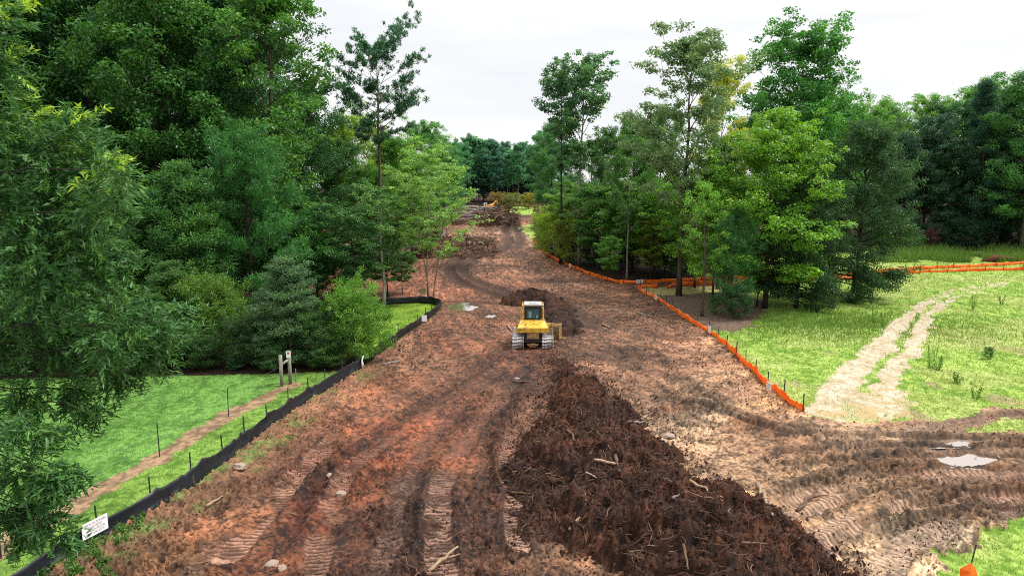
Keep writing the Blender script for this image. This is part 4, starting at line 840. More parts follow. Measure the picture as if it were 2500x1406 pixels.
o = roots('fine_roots', 4200, on_pile, .2, 1.1, .006, .022, .42, rg, rd); tag(o, 'tangle of thin roots and twigs in the mulch heap', 'roots')
def on_dirt(r):
    y = 17 * (120 / 17) ** r.random(); x = y * r.uniform(-.5, .84); return (x, y, float(gz(x, y))) if greg(x, y) == 1 else None
o = roots('dirt_twigs', 2200, on_dirt, .15, .9, .006, .018, .6, rg, rd, .02); tag(o, 'thin twigs and wood splinters strewn over the dirt', 'twigs')
def on_p2(r):
    x = r.uniform(pb2[0], pb2[1]); y = r.uniform(pb2[2], pb2[3]); z, h = pz2(x, y); return (x, y, float(z)) if h > .05 else None
o = roots('soil_roots', 300, on_p2, .3, 1.2, .01, .025, .35, rg, rd); tag(o, 'roots poking out of the soil heap before the bulldozer', 'roots')

# single sticks one can point to
def stick(name, a, b, r, mat, label, group=None, fork=False, seed=0, cat='stick'):
    rg_ = np.random.default_rng(seed); a = np.array(a); b = np.array(b); n = 8; s_ = np.linspace(0, 1, n)[:, None]; Ln = np.linalg.norm(b - a); P = a + (b - a) * s_ + rg_.normal(0, .022 * Ln, (n, 3)) * np.sin(s_ * math.pi)
    rr_ = r * (1.1 - .55 * s_[:, 0]) * (1 + .14 * rg_.normal(0, 1, n)); m = MB(); m.tube(P - a, rr_, 8)
    if fork:
        q = P[4] - a; dv = unit((b - a) + np.cross(b - a, np.array([.2, .3, 1.])) * .7) * Ln * .33; m.tube(np.stack([q, q + dv * .5 + rg_.normal(0, .02, 3), q + dv]), np.array([r * .6, r * .45, r * .2]), 6)
    o = m.build(name, mat, smooth=True); o.location = a; return tag(o, label, cat, group)
def on_heap(px, py, lift=.0):
    """where the sight line meets the heap"""
    d = ray(px, py)
    for t in np.arange(15, 60, .05):
        p = d * t; z, h = pz(p[0], p[1])
        if CAM_H + p[2] <= z and h > 0: return np.array([p[0], p[1], float(z) + lift])
    g = G(px, py); return np.array(g) + np.array([0, 0, lift])
gS = 'loose sticks lying on the mulch heap'
for i, (a, b, r, m, f, l) in enumerate([((1385, 1055), (1427, 1107), .055, M_WOOD, 0, 'brown stick slanting down the upper part of the mulch heap'), ((1450, 1130), (1504, 1140), .075, M_WOODL, 0, 'short thick pale cut stick in the middle of the mulch heap'),
      ((1503, 1120), (1512, 1168), .065, M_WOOD, 0, 'dark stub standing right beside the short pale cut stick'), ((1683, 1181), (1763, 1227), .05, M_WOODL, 0, 'long straight pale stick on the right shoulder of the mulch heap'), ((1849, 1198), (1886, 1272), .085, M_WOODL, 1, 'thick pale branch with a side knob at the right foot of the heap'),
      ((1640, 1232), (1675, 1212), .045, M_WOODG, 0, 'grey stick left of the long straight pale stick'), ((1390, 1305), (1415, 1272), .06, M_WOODL, 1, 'forked tan stick on the lower left of the mulch heap'), ((1248, 1232), (1295, 1212), .045, M_WOOD, 0, 'brown stick poking out over the left foot of the heap'),
      ((1430, 1172), (1458, 1178), .035, M_WOODL, 1, 'thin forked pale twig just below the short cut stick'), ((1668, 1348), (1680, 1402), .045, M_WOOD, 0, 'upright brown stick at the bottom edge of the heap'), ((1525, 1090), (1536, 1075), .04, M_WOOD, 0, 'short brown twig on the ridge of the mulch heap'), ((1457, 1060), (1492, 1105), .03, M_WOOD, 0, 'thin curved root right of the upper brown stick'),
      ((1535, 1037), (1582, 1043), .05, M_WOODG, 0, 'grey stick near the top right of the mulch heap'), ((1620, 1180), (1655, 1196), .04, M_WOOD, 0, 'brown stick above the grey one on the right shoulder'), ((1810, 1340), (1872, 1338), .04, M_WOOD, 0, 'brown stick lying level near the right bottom of the heap'), ((1382, 1202), (1430, 1200), .03, M_WOOD, 0, 'thin level twig left of the heap centre')]):
    stick('broken_stick', on_heap(*a, .1), on_heap(*b, .12), r, m, l, gS, f, i)
gD = 'branches lying on the bare dirt'
for i, (a, b, r, m, f, l) in enumerate([((1045, 1398), (1118, 1350), .06, M_WOODL, 1, 'pale knobby branch on the dirt at the bottom centre'), ((1945, 1255), (1998, 1200), .06, M_WOOD, 1, 'forked brown branch on the tan dirt right of the heap'), ((1252, 934), (1325, 936), .06, M_WOOD, 0, 'dark stick lying crosswise behind the bulldozer'), ((1553, 764), (1590, 775), .1, M_WOODG, 0, 'short grey log on the dirt left of the orange fence'),
      ((1240, 797), (1250, 810), .09, M_WOODL, 0, 'pale stick beside the left track of the bulldozer'), ((2440, 1118), (2425, 1100), .04, M_WOODL, 0, 'thin pale stick at the edge of the large puddle'), ((935, 892), (975, 886), .09, M_WOODG, 0, 'weathered stick near the gap in the black fence'), ((655, 1015), (672, 1030), .05, M_WOODL, 1, 'curled root beside the black fence'), ((1470, 795), (1490, 803), .07, M_WOODL, 0, 'pale stick on the dirt right of the soil heap'),
      ((505, 1245), (545, 1222), .04, M_WOODL, 0, 'thin pale stick near the left edge of the red dirt'), ((1345, 712), (1352, 726), .09, M_WOODL, 0, 'pale root sticking out of the soil heap crest')]):
    A = np.array(G(*a)); B = np.array(G(*b)); up_ = np.array([0, 0, .06 if i != 10 else .75]); stick('fallen_branch', A + up_, B + up_, r, m, l, gD, f, 40 + i)

# stones
gSt = 'pale stones on the dirt'
def stone_mesh(seed):
    bm = bmesh.new(); bmesh.ops.create_icosphere(bm, subdivisions=2, radius=1); r_ = random.Random(seed)
    for v in bm.verts: v.co *= r_.uniform(.75, 1.1); v.co.z *= .55
    me = bpy.data.meshes.new('stone'); bm.to_mesh(me); bm.free(); me.materials.append(M_STONE); return me
M_STONE = pmat('pale_stone', alb((190, 165, 148)), .85, var=.25, vs=4, bump=.3); SM = [stone_mesh(1), stone_mesh(2)]
for i, (px, py, s_, l) in enumerate([(832, 1208, .22, 'pale stone on the red dirt left of centre'), (805, 1162, .2, 'pinkish stone above the left stone on the red dirt'), (585, 1147, .35, 'large flat pale stone beside the black fence'), (664, 1380, .25, 'grey stone, nearest one at the lower left'), (690, 1393, .2, 'small grey stone beside the nearest one'), (1630, 1130, .3, 'grey block at the right flank of the mulch heap'), (2002, 1252, .2, 'tan stone on the right hand dirt road'), (1262, 926, .22, 'pale stone behind the bulldozer')]):
    p = G(px, py); o = link('stone', SM[i % 2]); o.location = (p.x, p.y, (p.z if i != 5 else on_heap(px, py)[2]) + s_ * .2); o.scale = (s_, s_ * .8, s_ * .8); o.rotation_euler = (0, 0, i * 1.3); tag(o, l, 'stone', gSt)

# ------------------------------------------------------------------ fences
def fence(name, pts, h, mat, label, spacing, part, post_h, post_r, post_mat, seed, sag=.12, wob=.1, rows=5, post_side=0, rnd=.15, skirt=0):
    rg_ = np.random.default_rng(seed); rd_ = random.Random(seed); line = gpl(pts); P, s_ = resample(smooth_line(line, 1), .22); n = len(P); t = np.gradient(P, axis=0); t = unit(t); nr = np.stack([-t[:, 1], t[:, 0]], 1)
    npost = max(2, int(s_[-1] / spacing) + 1); ps = np.linspace(0, s_[-1], npost); root = empty(name, (P[0, 0], P[0, 1], float(gz(*P[0])))); o0 = np.array(root.location)
    ph = (s_ / (s_[-1] / (npost - 1))) % 1; hs = np.interp(s_, ps, h * (1 + rg_.uniform(-rnd, rnd, npost))); top = hs * (1 - sag * 4 * ph * (1 - ph)) + h * .1 * (fbm(s_ * .9, s_ * 0, 3, seed) - .5)
    lat = wob * (fbm(s_ * .8, s_ * 0 + 5, 3, seed + 4) - .5) * 2; V = []
    for r_ in range(rows):
        f = r_ / (rows - 1); bul = lat * math.sin(math.pi * (.15 + .7 * f)) + wob * .6 * (fbm(s_ * 1.6, s_ * 0 + 3 * f, 2, seed + 8) - .5); off = bul + (skirt * (1 - f) ** 3 if skirt else 0)
        XY = P + nr * off[:, None]; V.append(np.c_[XY, gz(XY[:, 0], XY[:, 1]) * (1 - f) + gz(P[:, 0], P[:, 1]) * f - .03 * (1 - f) + top * f])
    V = np.stack(V, 1) - o0; i = np.arange(n - 1)[:, None] * rows; j = np.arange(rows - 1)[None]; Q = np.stack([i + j, i + rows + j, i + rows + j + 1, i + j + 1], -1).reshape(-1, 4)
    b = MB(); b.add(V.reshape(-1, 3), Q); f_ = b.build(part, mat, root, True); m = f_.modifiers.new('thick', 'SOLIDIFY'); m.thickness = .006
    for q in ps:
        k = int(np.argmin(np.abs(s_ - q))); x, y = P[k] + nr[k] * post_side; z = float(gz(x, y)); hh = post_h * rd_.uniform(.9, 1.12); d = MB(); le = rd_.gauss(0, .03)
        d.box((0, 0, hh / 2 - .1), (post_r * 2, post_r * 2, hh + .2)); d.box((0, post_r * 1.2, hh / 2 - .1), (post_r * .7, post_r * 1.6, hh + .2)); w = d.build('stake', post_mat, root); w.location = (x - o0[0], y - o0[1], z - o0[2]); w.rotation_euler = (le, rd_.gauss(0, .03), rd_.random())
    return tag(root, label, 'fence'), P
f1, SP = fence('silt_fence', SILT, .64, M_SILT, 'long black silt fence between the lawn and the red dirt', 2.0, 'fabric', 1.2, .022, M_STAKE, 301, .05, .1, 6, .06, .06, -.12)
f2, _ = fence('silt_fence', SILT2, .68, M_SILT, 'black silt fence curving round the far patch of bright grass', 2.1, 'fabric', 1.05, .022, M_STAKE, 305, .08, .12, 5, .06, .1)
n1, NP = fence('orange_fence', FN, .52, M_NET, 'nearest orange safety fence running from the dirt road up to the trees', 2.3, 'netting', .95, .02, M_STAKE, 311, .25, .22, 5, -.06, .22)
n2, _ = fence('orange_fence', FA, .5, M_NET, 'long orange safety fence curving from the far shrubs to the far field', 2.6, 'netting', .8, .02, M_STAKE, 317, .2, .16, 5, -.05, .2)
n3, _ = fence('orange_fence', FC, .48, M_NET, 'second orange safety fence running in front along the field', 2.6, 'netting', .8, .02, M_STAKE, 323, .25, .16, 5, -.05, .25)
n4, _ = fence('orange_fence', [(760, 574), (775, 572), (805, 568)], 1.0, M_NET, 'short bit of orange fence glimpsed between the left trees', 2.6, 'netting', 1.1, .02, M_STAKE, 327)
n5, _ = fence('orange_fence', [(940, 541), (975, 538), (1010, 536), (1050, 534)], 1.0, M_NET, 'sagging orange fence behind the brush heap on the left', 3, 'netting', 1.1, .03, M_STAKE, 331, .35)
# loose end of netting, bottom right
e = G(2366, 1412); r0_ = empty('fence_end', e); b = MB(); b.add([(-.25, .05, .05), (-.3, 0, .3), (0, -.02, .5), (.25, .1, .22), (.34, .1, -.1), (-.1, -.16, -.05), (-.03, -.1, .25)], [np.array([(0, 5, 6), (0, 6, 1), (1, 6, 2), (2, 6, 3), (6, 5, 4), (6, 4, 3)])]); w = b.build('netting', M_NET, r0_, False); w.modifiers.new('thick', 'SOLIDIFY').thickness = .006
b = MB(); b.tube([(0, .02, -.2), (.04, .02, .5), (.12, .02, 1.05)], .02, 6); b.build('stake', M_STAKE, r0_); tag(r0_, 'loose end of orange netting tied to a dark stake at the bottom right', 'fence')

def lettering(text, parent, size, loc, wide):
    c = bpy.data.curves.new('lettering', 'FONT'); c.body = text; c.align_x = 'CENTER'; c.align_y = 'CENTER'; c.size = size; c.resolution_u = 2
    t_ = bpy.data.objects.new('lettering_curve', c); COL.objects.link(t_); bpy.context.view_layer.update()
    me = bpy.data.meshes.new_from_object(t_.evaluated_get(bpy.context.evaluated_depsgraph_get())); bpy.data.objects.remove(t_); bpy.data.curves.remove(c); me.materials.clear(); me.materials.append(M_TXT)
    xs = np.empty(len(me.vertices) * 3); me.vertices.foreach_get('co', xs); xs = xs.reshape(-1, 3)[:, 0]
    o = link('lettering', me, parent, 0, loc); o.rotation_euler = (R(90), 0, 0); o.scale = (wide / (xs.max() - xs.min()), 1, 1); tag(o, kind='stuff'); return o
def sign(px, by, w, h, up, direction, label, lines, tilt=0, cat='sign', size=None):
    """a flat board hung on a fence; direction is the way its text runs"""
    p = G(px, by); a = math.atan2(direction[1], direction[0]); root = empty('protection_sign', (p.x, p.y, p.z + up), a); b = MB(); b.box((0, 0, h / 2), (w, .012, h)); q = b.build('board', M_WHITE, root); q.rotation_euler = (0, tilt, 0)
    if lines:
        for i, (t_, ww) in enumerate(lines):
            n = len(lines); hh = h * .78 / n; lettering(t_, q, hh * 1.05, (0, -.0085, h * .89 - hh * (i + .5)), w * ww)
    return tag(root, label, cat)
TXT = [('TREE PROTECTION AREA', .86), ('DO NOT ENTER', .52), ('AREA DE PROTECCION', .74), ('ARBOLES NO ENTRE', .72)]
a, b_ = gp(195, 1345), gp(257, 1311); dv = np.array(b_) - np.array(a); wd = float(np.hypot(*dv)); m_ = (np.array(a) + np.array(b_)) / 2 + np.array([dv[1], -dv[0]]) / wd * .17
pr = empty('protection_sign', (m_[0], m_[1], float(gz(*m_)) + .3), math.atan2(dv[1], dv[0])); bd = MB(); bd.box((0, 0, .25), (wd, .014, .52)); bo = bd.build('board', M_WHITE, pr)
for i, (t_, ww) in enumerate(TXT):
    lettering(t_, bo, .105, (0, -.009, .41 - i * .107), wd * ww)
tag(pr, 'white sign with red lettering TREE PROTECTION AREA on the black fence', 'sign')
for (px, by, px2, by2, w, h, up, l) in [(1563, 695, 1600, 692, .9, .42, .22, 'white sign on the orange fence at its bend toward the field'), (1607, 736, 1650, 766, .75, .5, .2, 'white sign on the near orange fence beside the straw patch'), (1740, 819, 1765, 843, .7, .55, .2, 'white sign on the orange fence by the dark shrub'), (1888, 961, 1920, 984, .6, .42, .15, 'white sign on the orange fence, the one nearest the dirt road'), (1396, 656, 1440, 674, .6, .5, .2, 'small white sign on the orange fence below the poplars')]:
    A, B = np.array(gp(px, by)), np.array(gp(px2, by2)); d_ = B - A; sd_ = np.array([d_[1], -d_[0]]) / np.hypot(*d_)
    if d_[0] < 0: d_ = -d_
    o = sign(px, by, w, h, up, d_, l, TXT); o.location.x += .28 * -abs(sd_[0]); o.location.y -= .28 * abs(sd_[1])
A, B = np.array(gp(1030, 793)), np.array(gp(1072, 757)); o = sign(1034, 792, .42, .52, .28, (1, .25), 'small white paper notice on the far black fence', None); o.location.x += .1; o.location.y -= .25
# white rag caught at the gap
p = G(884, 902); b = MB(); rg2 = np.random.default_rng(4)
b.tube([(0, 0, 0), (.04, 0, .25), (.0, .05, .5), (.1, 0, .8)], np.array([.02, .07, .05, .03]), 6); o = b.build('plastic_rag', M_WHITE, smooth=True); o.location = p; tag(o, 'white plastic scrap caught at the gap in the black fence', 'plastic scrap')
# orange marker flag by the silt fence
p = G(521, 1130); root = empty('marker_flag', p); b = MB(); b.tube([(0, 0, 0), (0, 0, .32)], .006, 5); b.build('wire', M_WIRE, root); b = MB(); b.box((.05, 0, .27), (.12, .006, .12)); b.build('flag', M_NET, root); tag(root, 'tiny orange marker flag in the grass beside the black fence', 'flag')

# timber gate posts at the end of the path
pl, pr_ = G(688, 942), G(709, 936); root = empty('gate_frame', pl); d_ = np.array(pr_) - np.array(pl)
b = MB(); b.tube([(0, 0, -.2), (0, 0, 1.82)], .1, 10); b.build('post', M_WPOST, root, True); b = MB(); b.tube([d_ + np.array([0, 0, -.2]), d_ + np.array([0, 0, 1.95])], .1, 10); b.build('post', M_WPOST, root, True)
b = MB(); b.tube([(0, 0, 1.22), d_ + np.array([0, 0, 1.5])], .075, 8); b.build('rail', M_WPOST, root, True); tag(root, 'weathered timber H frame at the end of the footpath', 'gate')
sg = empty('trail_sign', (pr_.x, pr_.y - .13, pr_.z + 1.62)); b = MB(); b.box((0, 0, .18), (.26, .012, .4)); q = b.build('board', M_WHITE, sg); M_RED = pmat('red_print', (.5, .03, .06), .5); b = MB(); b.box((0, -.009, .26), (.12, .004, .12)); b.build('red_emblem', M_RED, q); tag(sg, 'small white sign with a red mark on the right gate post', 'sign')
# steel posts and wires along the path
WP = [(723, 932, 1.0), (558, 1016, 1.5), (390, 1113, 1.5), (147, 1252, 1.5), (3, 1360, 1.5)]; root = empty('wire_fence', G(558, 1016)); o0 = np.array(root.location); pts = []
for px, py, h in [(688, 942, 1.3)] + WP[1:]:
    p = np.array(G(px, py)); pts.append(p)
    if px != 688:
        b = MB(); b.box((0, 0, h / 2 - .1), (.035, .035, h + .2)); b.box((0, .02, h / 2 - .1), (.012, .03, h + .2)); q = b.build('stake', M_STAKE, root); q.location = p - o0; q.rotation_euler = (random.gauss(0, .02), random.gauss(0, .03), 0)
for hz_ in (.35, .75, 1.15):
    b = MB(); b.tube([p - o0 + np.array([0, 0, hz_]) for p in pts], .004, 4); b.build('wire', M_WIRE, root)
tag(root, 'thin wire fence on dark steel stakes along the footpath', 'fence')
p = G(723, 934); b = MB(); b.box((0, 0, .38), (.05, .05, 1.0)); o = b.build('short_post', M_WPOST); o.location = p; tag(o, 'short thin post right of the timber gate frame', 'post')

# ------------------------------------------------------------------ bulldozer, seen from behind
def bulldozer():
    x, y = gp(1301, 857); z = float(ground0(x, y)) - .02; root = empty('bulldozer', (x, y + .35, z), R(-1.5))
    # frame: +y ahead, rear at y = 0
    for sx in (-1, 1):
        cx = sx * 1.04; tr = MB(); r_ = .46; L0, L1 = r_, 3.1; tr.prism([(L0, .25), (L1, .25), (L1, .72), (L0, .72)], cx - .16, cx + .16); tk = tr.build('track', M_DKST, root, bevel=.03)
        b = MB(); b.prism([(L0 + .33 * math.cos(a), .5 + .33 * math.sin(a)) for a in np.linspace(0, 6.283, 16, endpoint=False)], cx - .1, cx + .1); b.build('sprocket', M_DKST, tk)
        b = MB(); b.prism([(L1 + .3 * math.cos(a), .5 + .3 * math.sin(a)) for a in np.linspace(0, 6.283, 16, endpoint=False)], cx - .1, cx + .1); b.build('idler', M_DKST, tk)
        per = 2 * (L1 - L0) + 2 * math.pi * r_; n = 38; me = None
        for i in range(n):
            s_ = per * i / n
            if s_ < L1 - L0: py_, pz_, a = L0 + s_, 0.04, math.pi
            elif s_ < L1 - L0 + math.pi * r_:
                a = math.pi + -(s_ - (L1 - L0)) / r_; py_, pz_ = L1 + r_ * -math.sin(-a) * -1 * -1, .5 + r_ * math.cos(a)
                th = (s_ - (L1 - L0)) / r_; py_, pz_ = L1 + r_ * math.sin(th), .5 - r_ * math.cos(th); a = math.pi + th
            elif s_ < 2 * (L1 - L0) + math.pi * r_: py_, pz_, a = L1 - (s_ - (L1 - L0) - math.pi * r_), .96, 0
            else: th = (s_ - 2 * (L1 - L0) - math.pi * r_) / r_; py_, pz_ = L0 - r_ * math.sin(th), .5 + r_ * math.cos(th); a = th
            if me is None:
                q = MB(); q.box((0, 0, 0), (.8, .185, .03)); q.box((0, -.07, .04), (.8, .022, .06)); me = q.mesh('track_shoe', M_STEEL)
            o = link('track_shoe', me, tk); o.location = (cx, py_, pz_); o.rotation_euler = (a, 0, 0)
    b = MB(); b.prism([(.35, .45), (3.2, .45), (3.2, 1.1), (.35, 1.1)], -.6, .6); b.build('chassis', M_DKST, root, bevel=.03)
    # fuel tank with sloping deck
    b = MB(); b.add([(-1.09, .0, 1.22), (1.09, .0, 1.22), (1.09, .0, 1.6), (-1.09, .0, 1.6), (-.86, 1.15, 1.22), (.86, 1.15, 1.22), (.86, 1.15, 1.95), (-.86, 1.15, 1.95)], np.array([(0, 1, 2, 3), (3, 2, 6, 7), (1, 5, 6, 2), (4, 0, 3, 7), (5, 4, 7, 6), (0, 4, 5, 1)]))
    tank = b.build('rear_body', M_YEL, root, bevel=.035)
    for px_, py_ in ((-.97, 1.33), (.9, 1.33)):
        b = MB(); b.tube([(px_, -.012, py_), (px_, .01, py_)], .03, 8); b.build('bolt', M_DKST, tank)
    b = MB(); b.box((-.9, -.006, 1.46), (.24, .006, .05)); b.build('decal', M_BLK, tank)
    for px_ in (-.57, .56):
        b = MB(); b.box((px_, -.004, 1.245), (.09, .012, .05)); b.build('notch', M_BLK, tank)
    b = MB(); b.tube([(-.5, .42, 1.72), (-.5, .42, 1.8)], .08, 10); b.build('filler_cap', M_YELD, tank)
    for px_, py_ in ((-.15, .8), (.0, .55), (.12, .9), (.28, .45), (.05, .3)):
        b = MB(); b.box((px_, py_, 1.61 + py_ * .304), (.08, .06, .03)); b.build('deck_clip', M_YELD, tank)
    b = MB(); b.prism([(.06, .78), (.12, .78), (.12, 1.2), (.06, 1.2)], -.42, .42); b.build('rear_plate', M_YELD, root, bevel=.012)
    b = MB(); b.prism([(-.42, .4), (.42, .4), (.2, .22), (-.2, .22)], -.02, .3, 'y'); b.box((0, .0, .42), (.36, .3, .08)); b.build('drawbar', M_YELD, root, bevel=.015)
    b = MB(); b.tube([(.48, .1, .8), (.5, .08, 1.2)], .03, 8); b.build('hydraulic_hose', M_DKST, root)
    # cab
    cab = MB(); cab.box((0, 1.85, 2.35), (1.2, 1.3, 1.2)); cb = cab.build('cab', M_BLK, root, bevel=.05)
    for n_, c_, s_ in (('rear_window', (0, 1.19, 2.36), (.86, .014, .62)), ('side_window', (.607, 1.85, 2.4), (.014, .95, .75)), ('side_window', (-.607, 1.85, 2.4), (.014, .95, .75)), ('front_window', (0, 2.507, 2.4), (.9, .014, .8))):
        b = MB(); b.box(c_, s_); b.build(n_, M_GLASS, cb, bevel=.004)
    M_SEAT = pmat('pale_seat', (.16, .26, .28), .4)
    b = MB(); b.box((-.2, 1.176, 2.3), (.2, .004, .44)); b.build('seat_back', M_SEAT, cb); b = MB(); b.box((.3, 1.176, 2.18), (.1, .004, .26), Matrix.Rotation(.25, 3, 'Y')); b.build('control_lever', M_SEAT, cb)
    b = MB(); b.box((0, 1.8, 3.0), (1.28, 1.45, .1)); b.box((0, 1.6, 3.08), (.5, .4, .08)); b.box((.3, 1.5, 3.06), (.35, .2, .05)); b.build('roof', pmat('pale_roof', (.34, .35, .35), .5, dirt=(.3, .24, .18), dirt_amt=.3), root, bevel=.03)
    rp = MB()
    for sx in (-1, 1):
        rp.tube([(sx * .76, 1.12, 1.85), (sx * .73, 1.14, 2.95)], .06, 4); rp.tube([(sx * .76, 2.5, 1.8), (sx * .72, 2.45, 2.95)], .05, 4); rp.tube([(sx * .73, 1.1, 2.97), (sx * .73, 2.5, 2.97)], .055, 4)
    rp.tube([(-.78, 1.14, 2.98), (.78, 1.14, 2.98)], .055, 4); rp.build('roll_frame', M_YEL, root, bevel=.01)
    for sx in (-1, 1):
        b = MB(); b.box((sx * .68, 1.04, 2.86), (.13, .09, .11)); lo = b.build('work_light', M_BLK, root, bevel=.015); b = MB(); b.tube([(sx * .68, .998, 2.86), (sx * .68, .985, 2.86)], .045, 10); b.build('lens', M_WHITE, lo)
    # fenders, hood, exhaust
    for sx in (-1, 1):
        b = MB(); b.prism([(.9, 1.05), (2.9, 1.05), (2.9, 1.25), (1.6, 1.55), (.9, 1.7)], sx * .62, sx * 1.18); b.build('fender', M_YEL, root, bevel=.03)
        b = MB(); b.tube([(sx * .98, 1.2, 1.7), (sx * .98, 1.2, 2.15), (sx * .98, 1.75, 2.15), (sx * .98, 1.75, 1.6)], .022, 6); b.build('grab_rail', M_DKST, root)
    b = MB(); b.box((0, 3.1, 1.55), (.95, 1.4, .95)); b.build('hood', M_YEL, root, bevel=.08); b = MB(); b.tube([(.25, 3.0, 2.0), (.25, 3.0, 2.6), (.25, 2.94, 2.68)], .055, 8); b.build('exhaust', M_DKST, root)
    # push arms and angled blade
    for sx in (-1, 1):
        b = MB(); b.box((sx * .72, 3.3, .55), (.14, 1.6, .22)); b.build('push_arm', M_YELD, root, bevel=.02)
    prof = [(-.12, .0), (.02, .0), (.0, .3), (-.06, .6), (.0, .95), (.12, 1.15), (.02, 1.18), (-.14, .95), (-.2, .6), (-.16, .3)]; b = MB(); b.prism([(p[0], p[1]) for p in prof], -1.75, 1.75)
    bl = b.build('blade', M_YELD, root, bevel=.01); bl.location = (.42, 3.75, .12); bl.rotation_euler = (0, 0, R(-24))
    for sx in (-1.75, 1.75):
        b = MB(); b.box((sx, .06, .58), (.05, .5, 1.15)); b.build('end_plate', M_YELD, bl)
    for k in (-1.2, -.4, .4, 1.2):
        b = MB(); b.box((k, -.2, .58), (.08, .14, 1.0)); b.build('blade_rib', M_YELD, bl)
    b = MB(); b.box((0, .03, .03), (3.5, .05, .16)); b.build('cutting_edge', M_STEEL, bl)
    b = MB(); b.tube([(.95, 2.6, 1.2), (1.35, 3.2, .8)], .06, 8); b.build('blade_cylinder', M_DKST, root)
    tag(root, 'yellow tracked bulldozer seen from behind with angled blade pushing soil', 'bulldozer')
bulldozer()

# far excavator
x, y = gp(1192, 512); root = empty('excavator', (x, y, float(ground0(x, y))), R(20), (.62, .62, .62)); M_YE2 = pmat('excavator_yellow', (.6, .3, .06), .5, dirt=(.3, .2, .1), dirt_amt=.3)
for sy in (-1, 1):
    b = MB(); b.prism([(-1.8, .0), (1.8, .0), (2.1, .45), (1.8, .9), (-1.8, .9), (-2.1, .45)], sy * 1.1 - .3, sy * 1.1 + .3, 'y'); b.build('track', M_DKST, root)
b = MB(); b.box((.3, 0, 1.6), (3.6, 2.5, 1.1)); b.build('body', M_YE2, root, bevel=.1); b = MB(); b.box((-1.2, .7, 2.3), (1.4, 1.0, 1.6)); cb = b.build('cab', M_WHITE, root, bevel=.1); b = MB(); b.box((-1.25, .19, 2.5), (1.0, .03, .8)); b.build('window', M_GLASS, cb)
b = MB(); b.box((2.2, 0, 1.7), (1.0, 2.5, 1.0)); b.build('counterweight', M_YE2, root, bevel=.1)
b = MB(); b.tube([(.2, -.3, 2.0), (2.5, -.3, 2.6), (4.0, -.3, 4.3)], np.array([.3, .42, .25]), 4); b.build('boom', M_YE2, root); b = MB(); b.tube([(4.0, -.3, 4.4), (4.7, -.3, 2.2)], np.array([.3, .2]), 4); b.build('stick_arm', M_YE2, root); b = MB(); b.prism([(4.2, 1.2), (5.0, 1.2), (5.2, 2.2), (4.5, 2.3)], -.8, .2, 'y'); b.build('bucket', M_DKST, root); tag(root, 'orange yellow excavator far away beside the log stack', 'excavator')

# log stack, root heaps
rd = random.Random(21); gLg = 'pale grey logs stacked at the end of the clearing'
lm = []
for i in range(4):
    b = MB(); rg_ = np.random.default_rng(i); P = np.stack([np.linspace(-5.5, 5.5, 7), rg_.normal(0, .12, 7), rg_.normal(0, .08, 7)], 1); b.tube(P, .2 * np.linspace(1.2, .55, 7), 8); lm.append(b.mesh('log', M_WOODG, True))
for i in range(54):
    row = i % 9; lay = i // 9; c = G(1145 + rd.uniform(-28, 30) + lay * 5, 546 - row * 3.2); o = link('log', lm[i % 4]); o.location = (c.x, c.y, c.z + .2 + lay * .42 * (1 - abs(row - 5) / 9)); o.rotation_euler = (0, rd.gauss(0, .035), rd.gauss(.05, .12)); o.scale = (rd.uniform(.7, 1.2), rd.uniform(.7, 1.3), rd.uniform(.7, 1.3)); tag(o, 'long grey log in the log stack at the end of the clearing', 'log', gLg)
def stump(loc, s_, rz, tilt, label, group, seed):
    rg_ = np.random.default_rng(seed); root = empty('tree_stump', loc, rz, (s_, s_, s_)); root.rotation_euler = (tilt, 0, rz); b = MB(); b.tube([(0, 0, 0), (0, .02, .5), (.03, 0, 1.1)], np.array([.5, .3, .28]), 9); b.build('stub', M_WOODG if seed % 2 else M_WOOD, root)
    for k in range(11):
        a = k * .57 + rg_.random(); e = rg_.uniform(-.5, .4); d = np.array([math.cos(a), math.sin(a), e]); L_ = rg_.uniform(.7, 1.5); P = np.stack([d * L_ * f + rg_.normal(0, .06, 3) * f + np.array([0, 0, -.25 * f * f]) for f in (0.15, .4, .7, 1)]); r_ = MB(); r_.tube(P, np.array([.16, .1, .06, .02]), 5); r_.build('root', M_WOOD, root)
    return tag(root, label, 'stump', group)
for i in range(12):
    c = G(1178 + (i % 6) * 15 + rd.uniform(-4, 4), 551 - (i // 6) * 9 + rd.uniform(-3, 3)); stump((c.x, c.y, c.z + rd.uniform(.5, 1.6)), rd.uniform(1.0, 1.5), rd.uniform(0, 6), rd.uniform(.5, 2.2), 'uprooted stump in the heap right of the grey logs', 'uprooted stumps right of the log stack', i)
for i in range(14):
    c = G(1085 + (i % 7) * 18 + rd.uniform(-5, 5), 608 - (i // 7) * 14 + rd.uniform(-4, 4)); stump((c.x, c.y, c.z + rd.uniform(.3, 1.1)), rd.uniform(.6, 1.0), rd.uniform(0, 6), rd.uniform(.4, 2.3), 'uprooted stump in the nearer brush heap before the clearing bend', 'uprooted stumps in the nearer brush heap', 30 + i)
def in_px(x0, x1, y0, y1, zmax):
    def f(r):
        p = G(r.uniform(x0, x1), r.uniform(y0, y1)); return (p.x, p.y, p.z + r.random() ** 1.5 * zmax)
    return f
o = roots('brush_debris', 950, in_px(1000, 1215, 585, 632, 1.3), .8, 3.2, .02, .07, .55, rg, rd); tag(o, 'tangled branches and roots of the nearer brush heap', 'brush debris')
o = roots('brush_debris', 650, in_px(1165, 1265, 526, 556, 2.4), 1.2, 4.0, .03, .1, .42, rg, rd); tag(o, 'tangled roots of the far stump heap by the logs', 'brush debris')
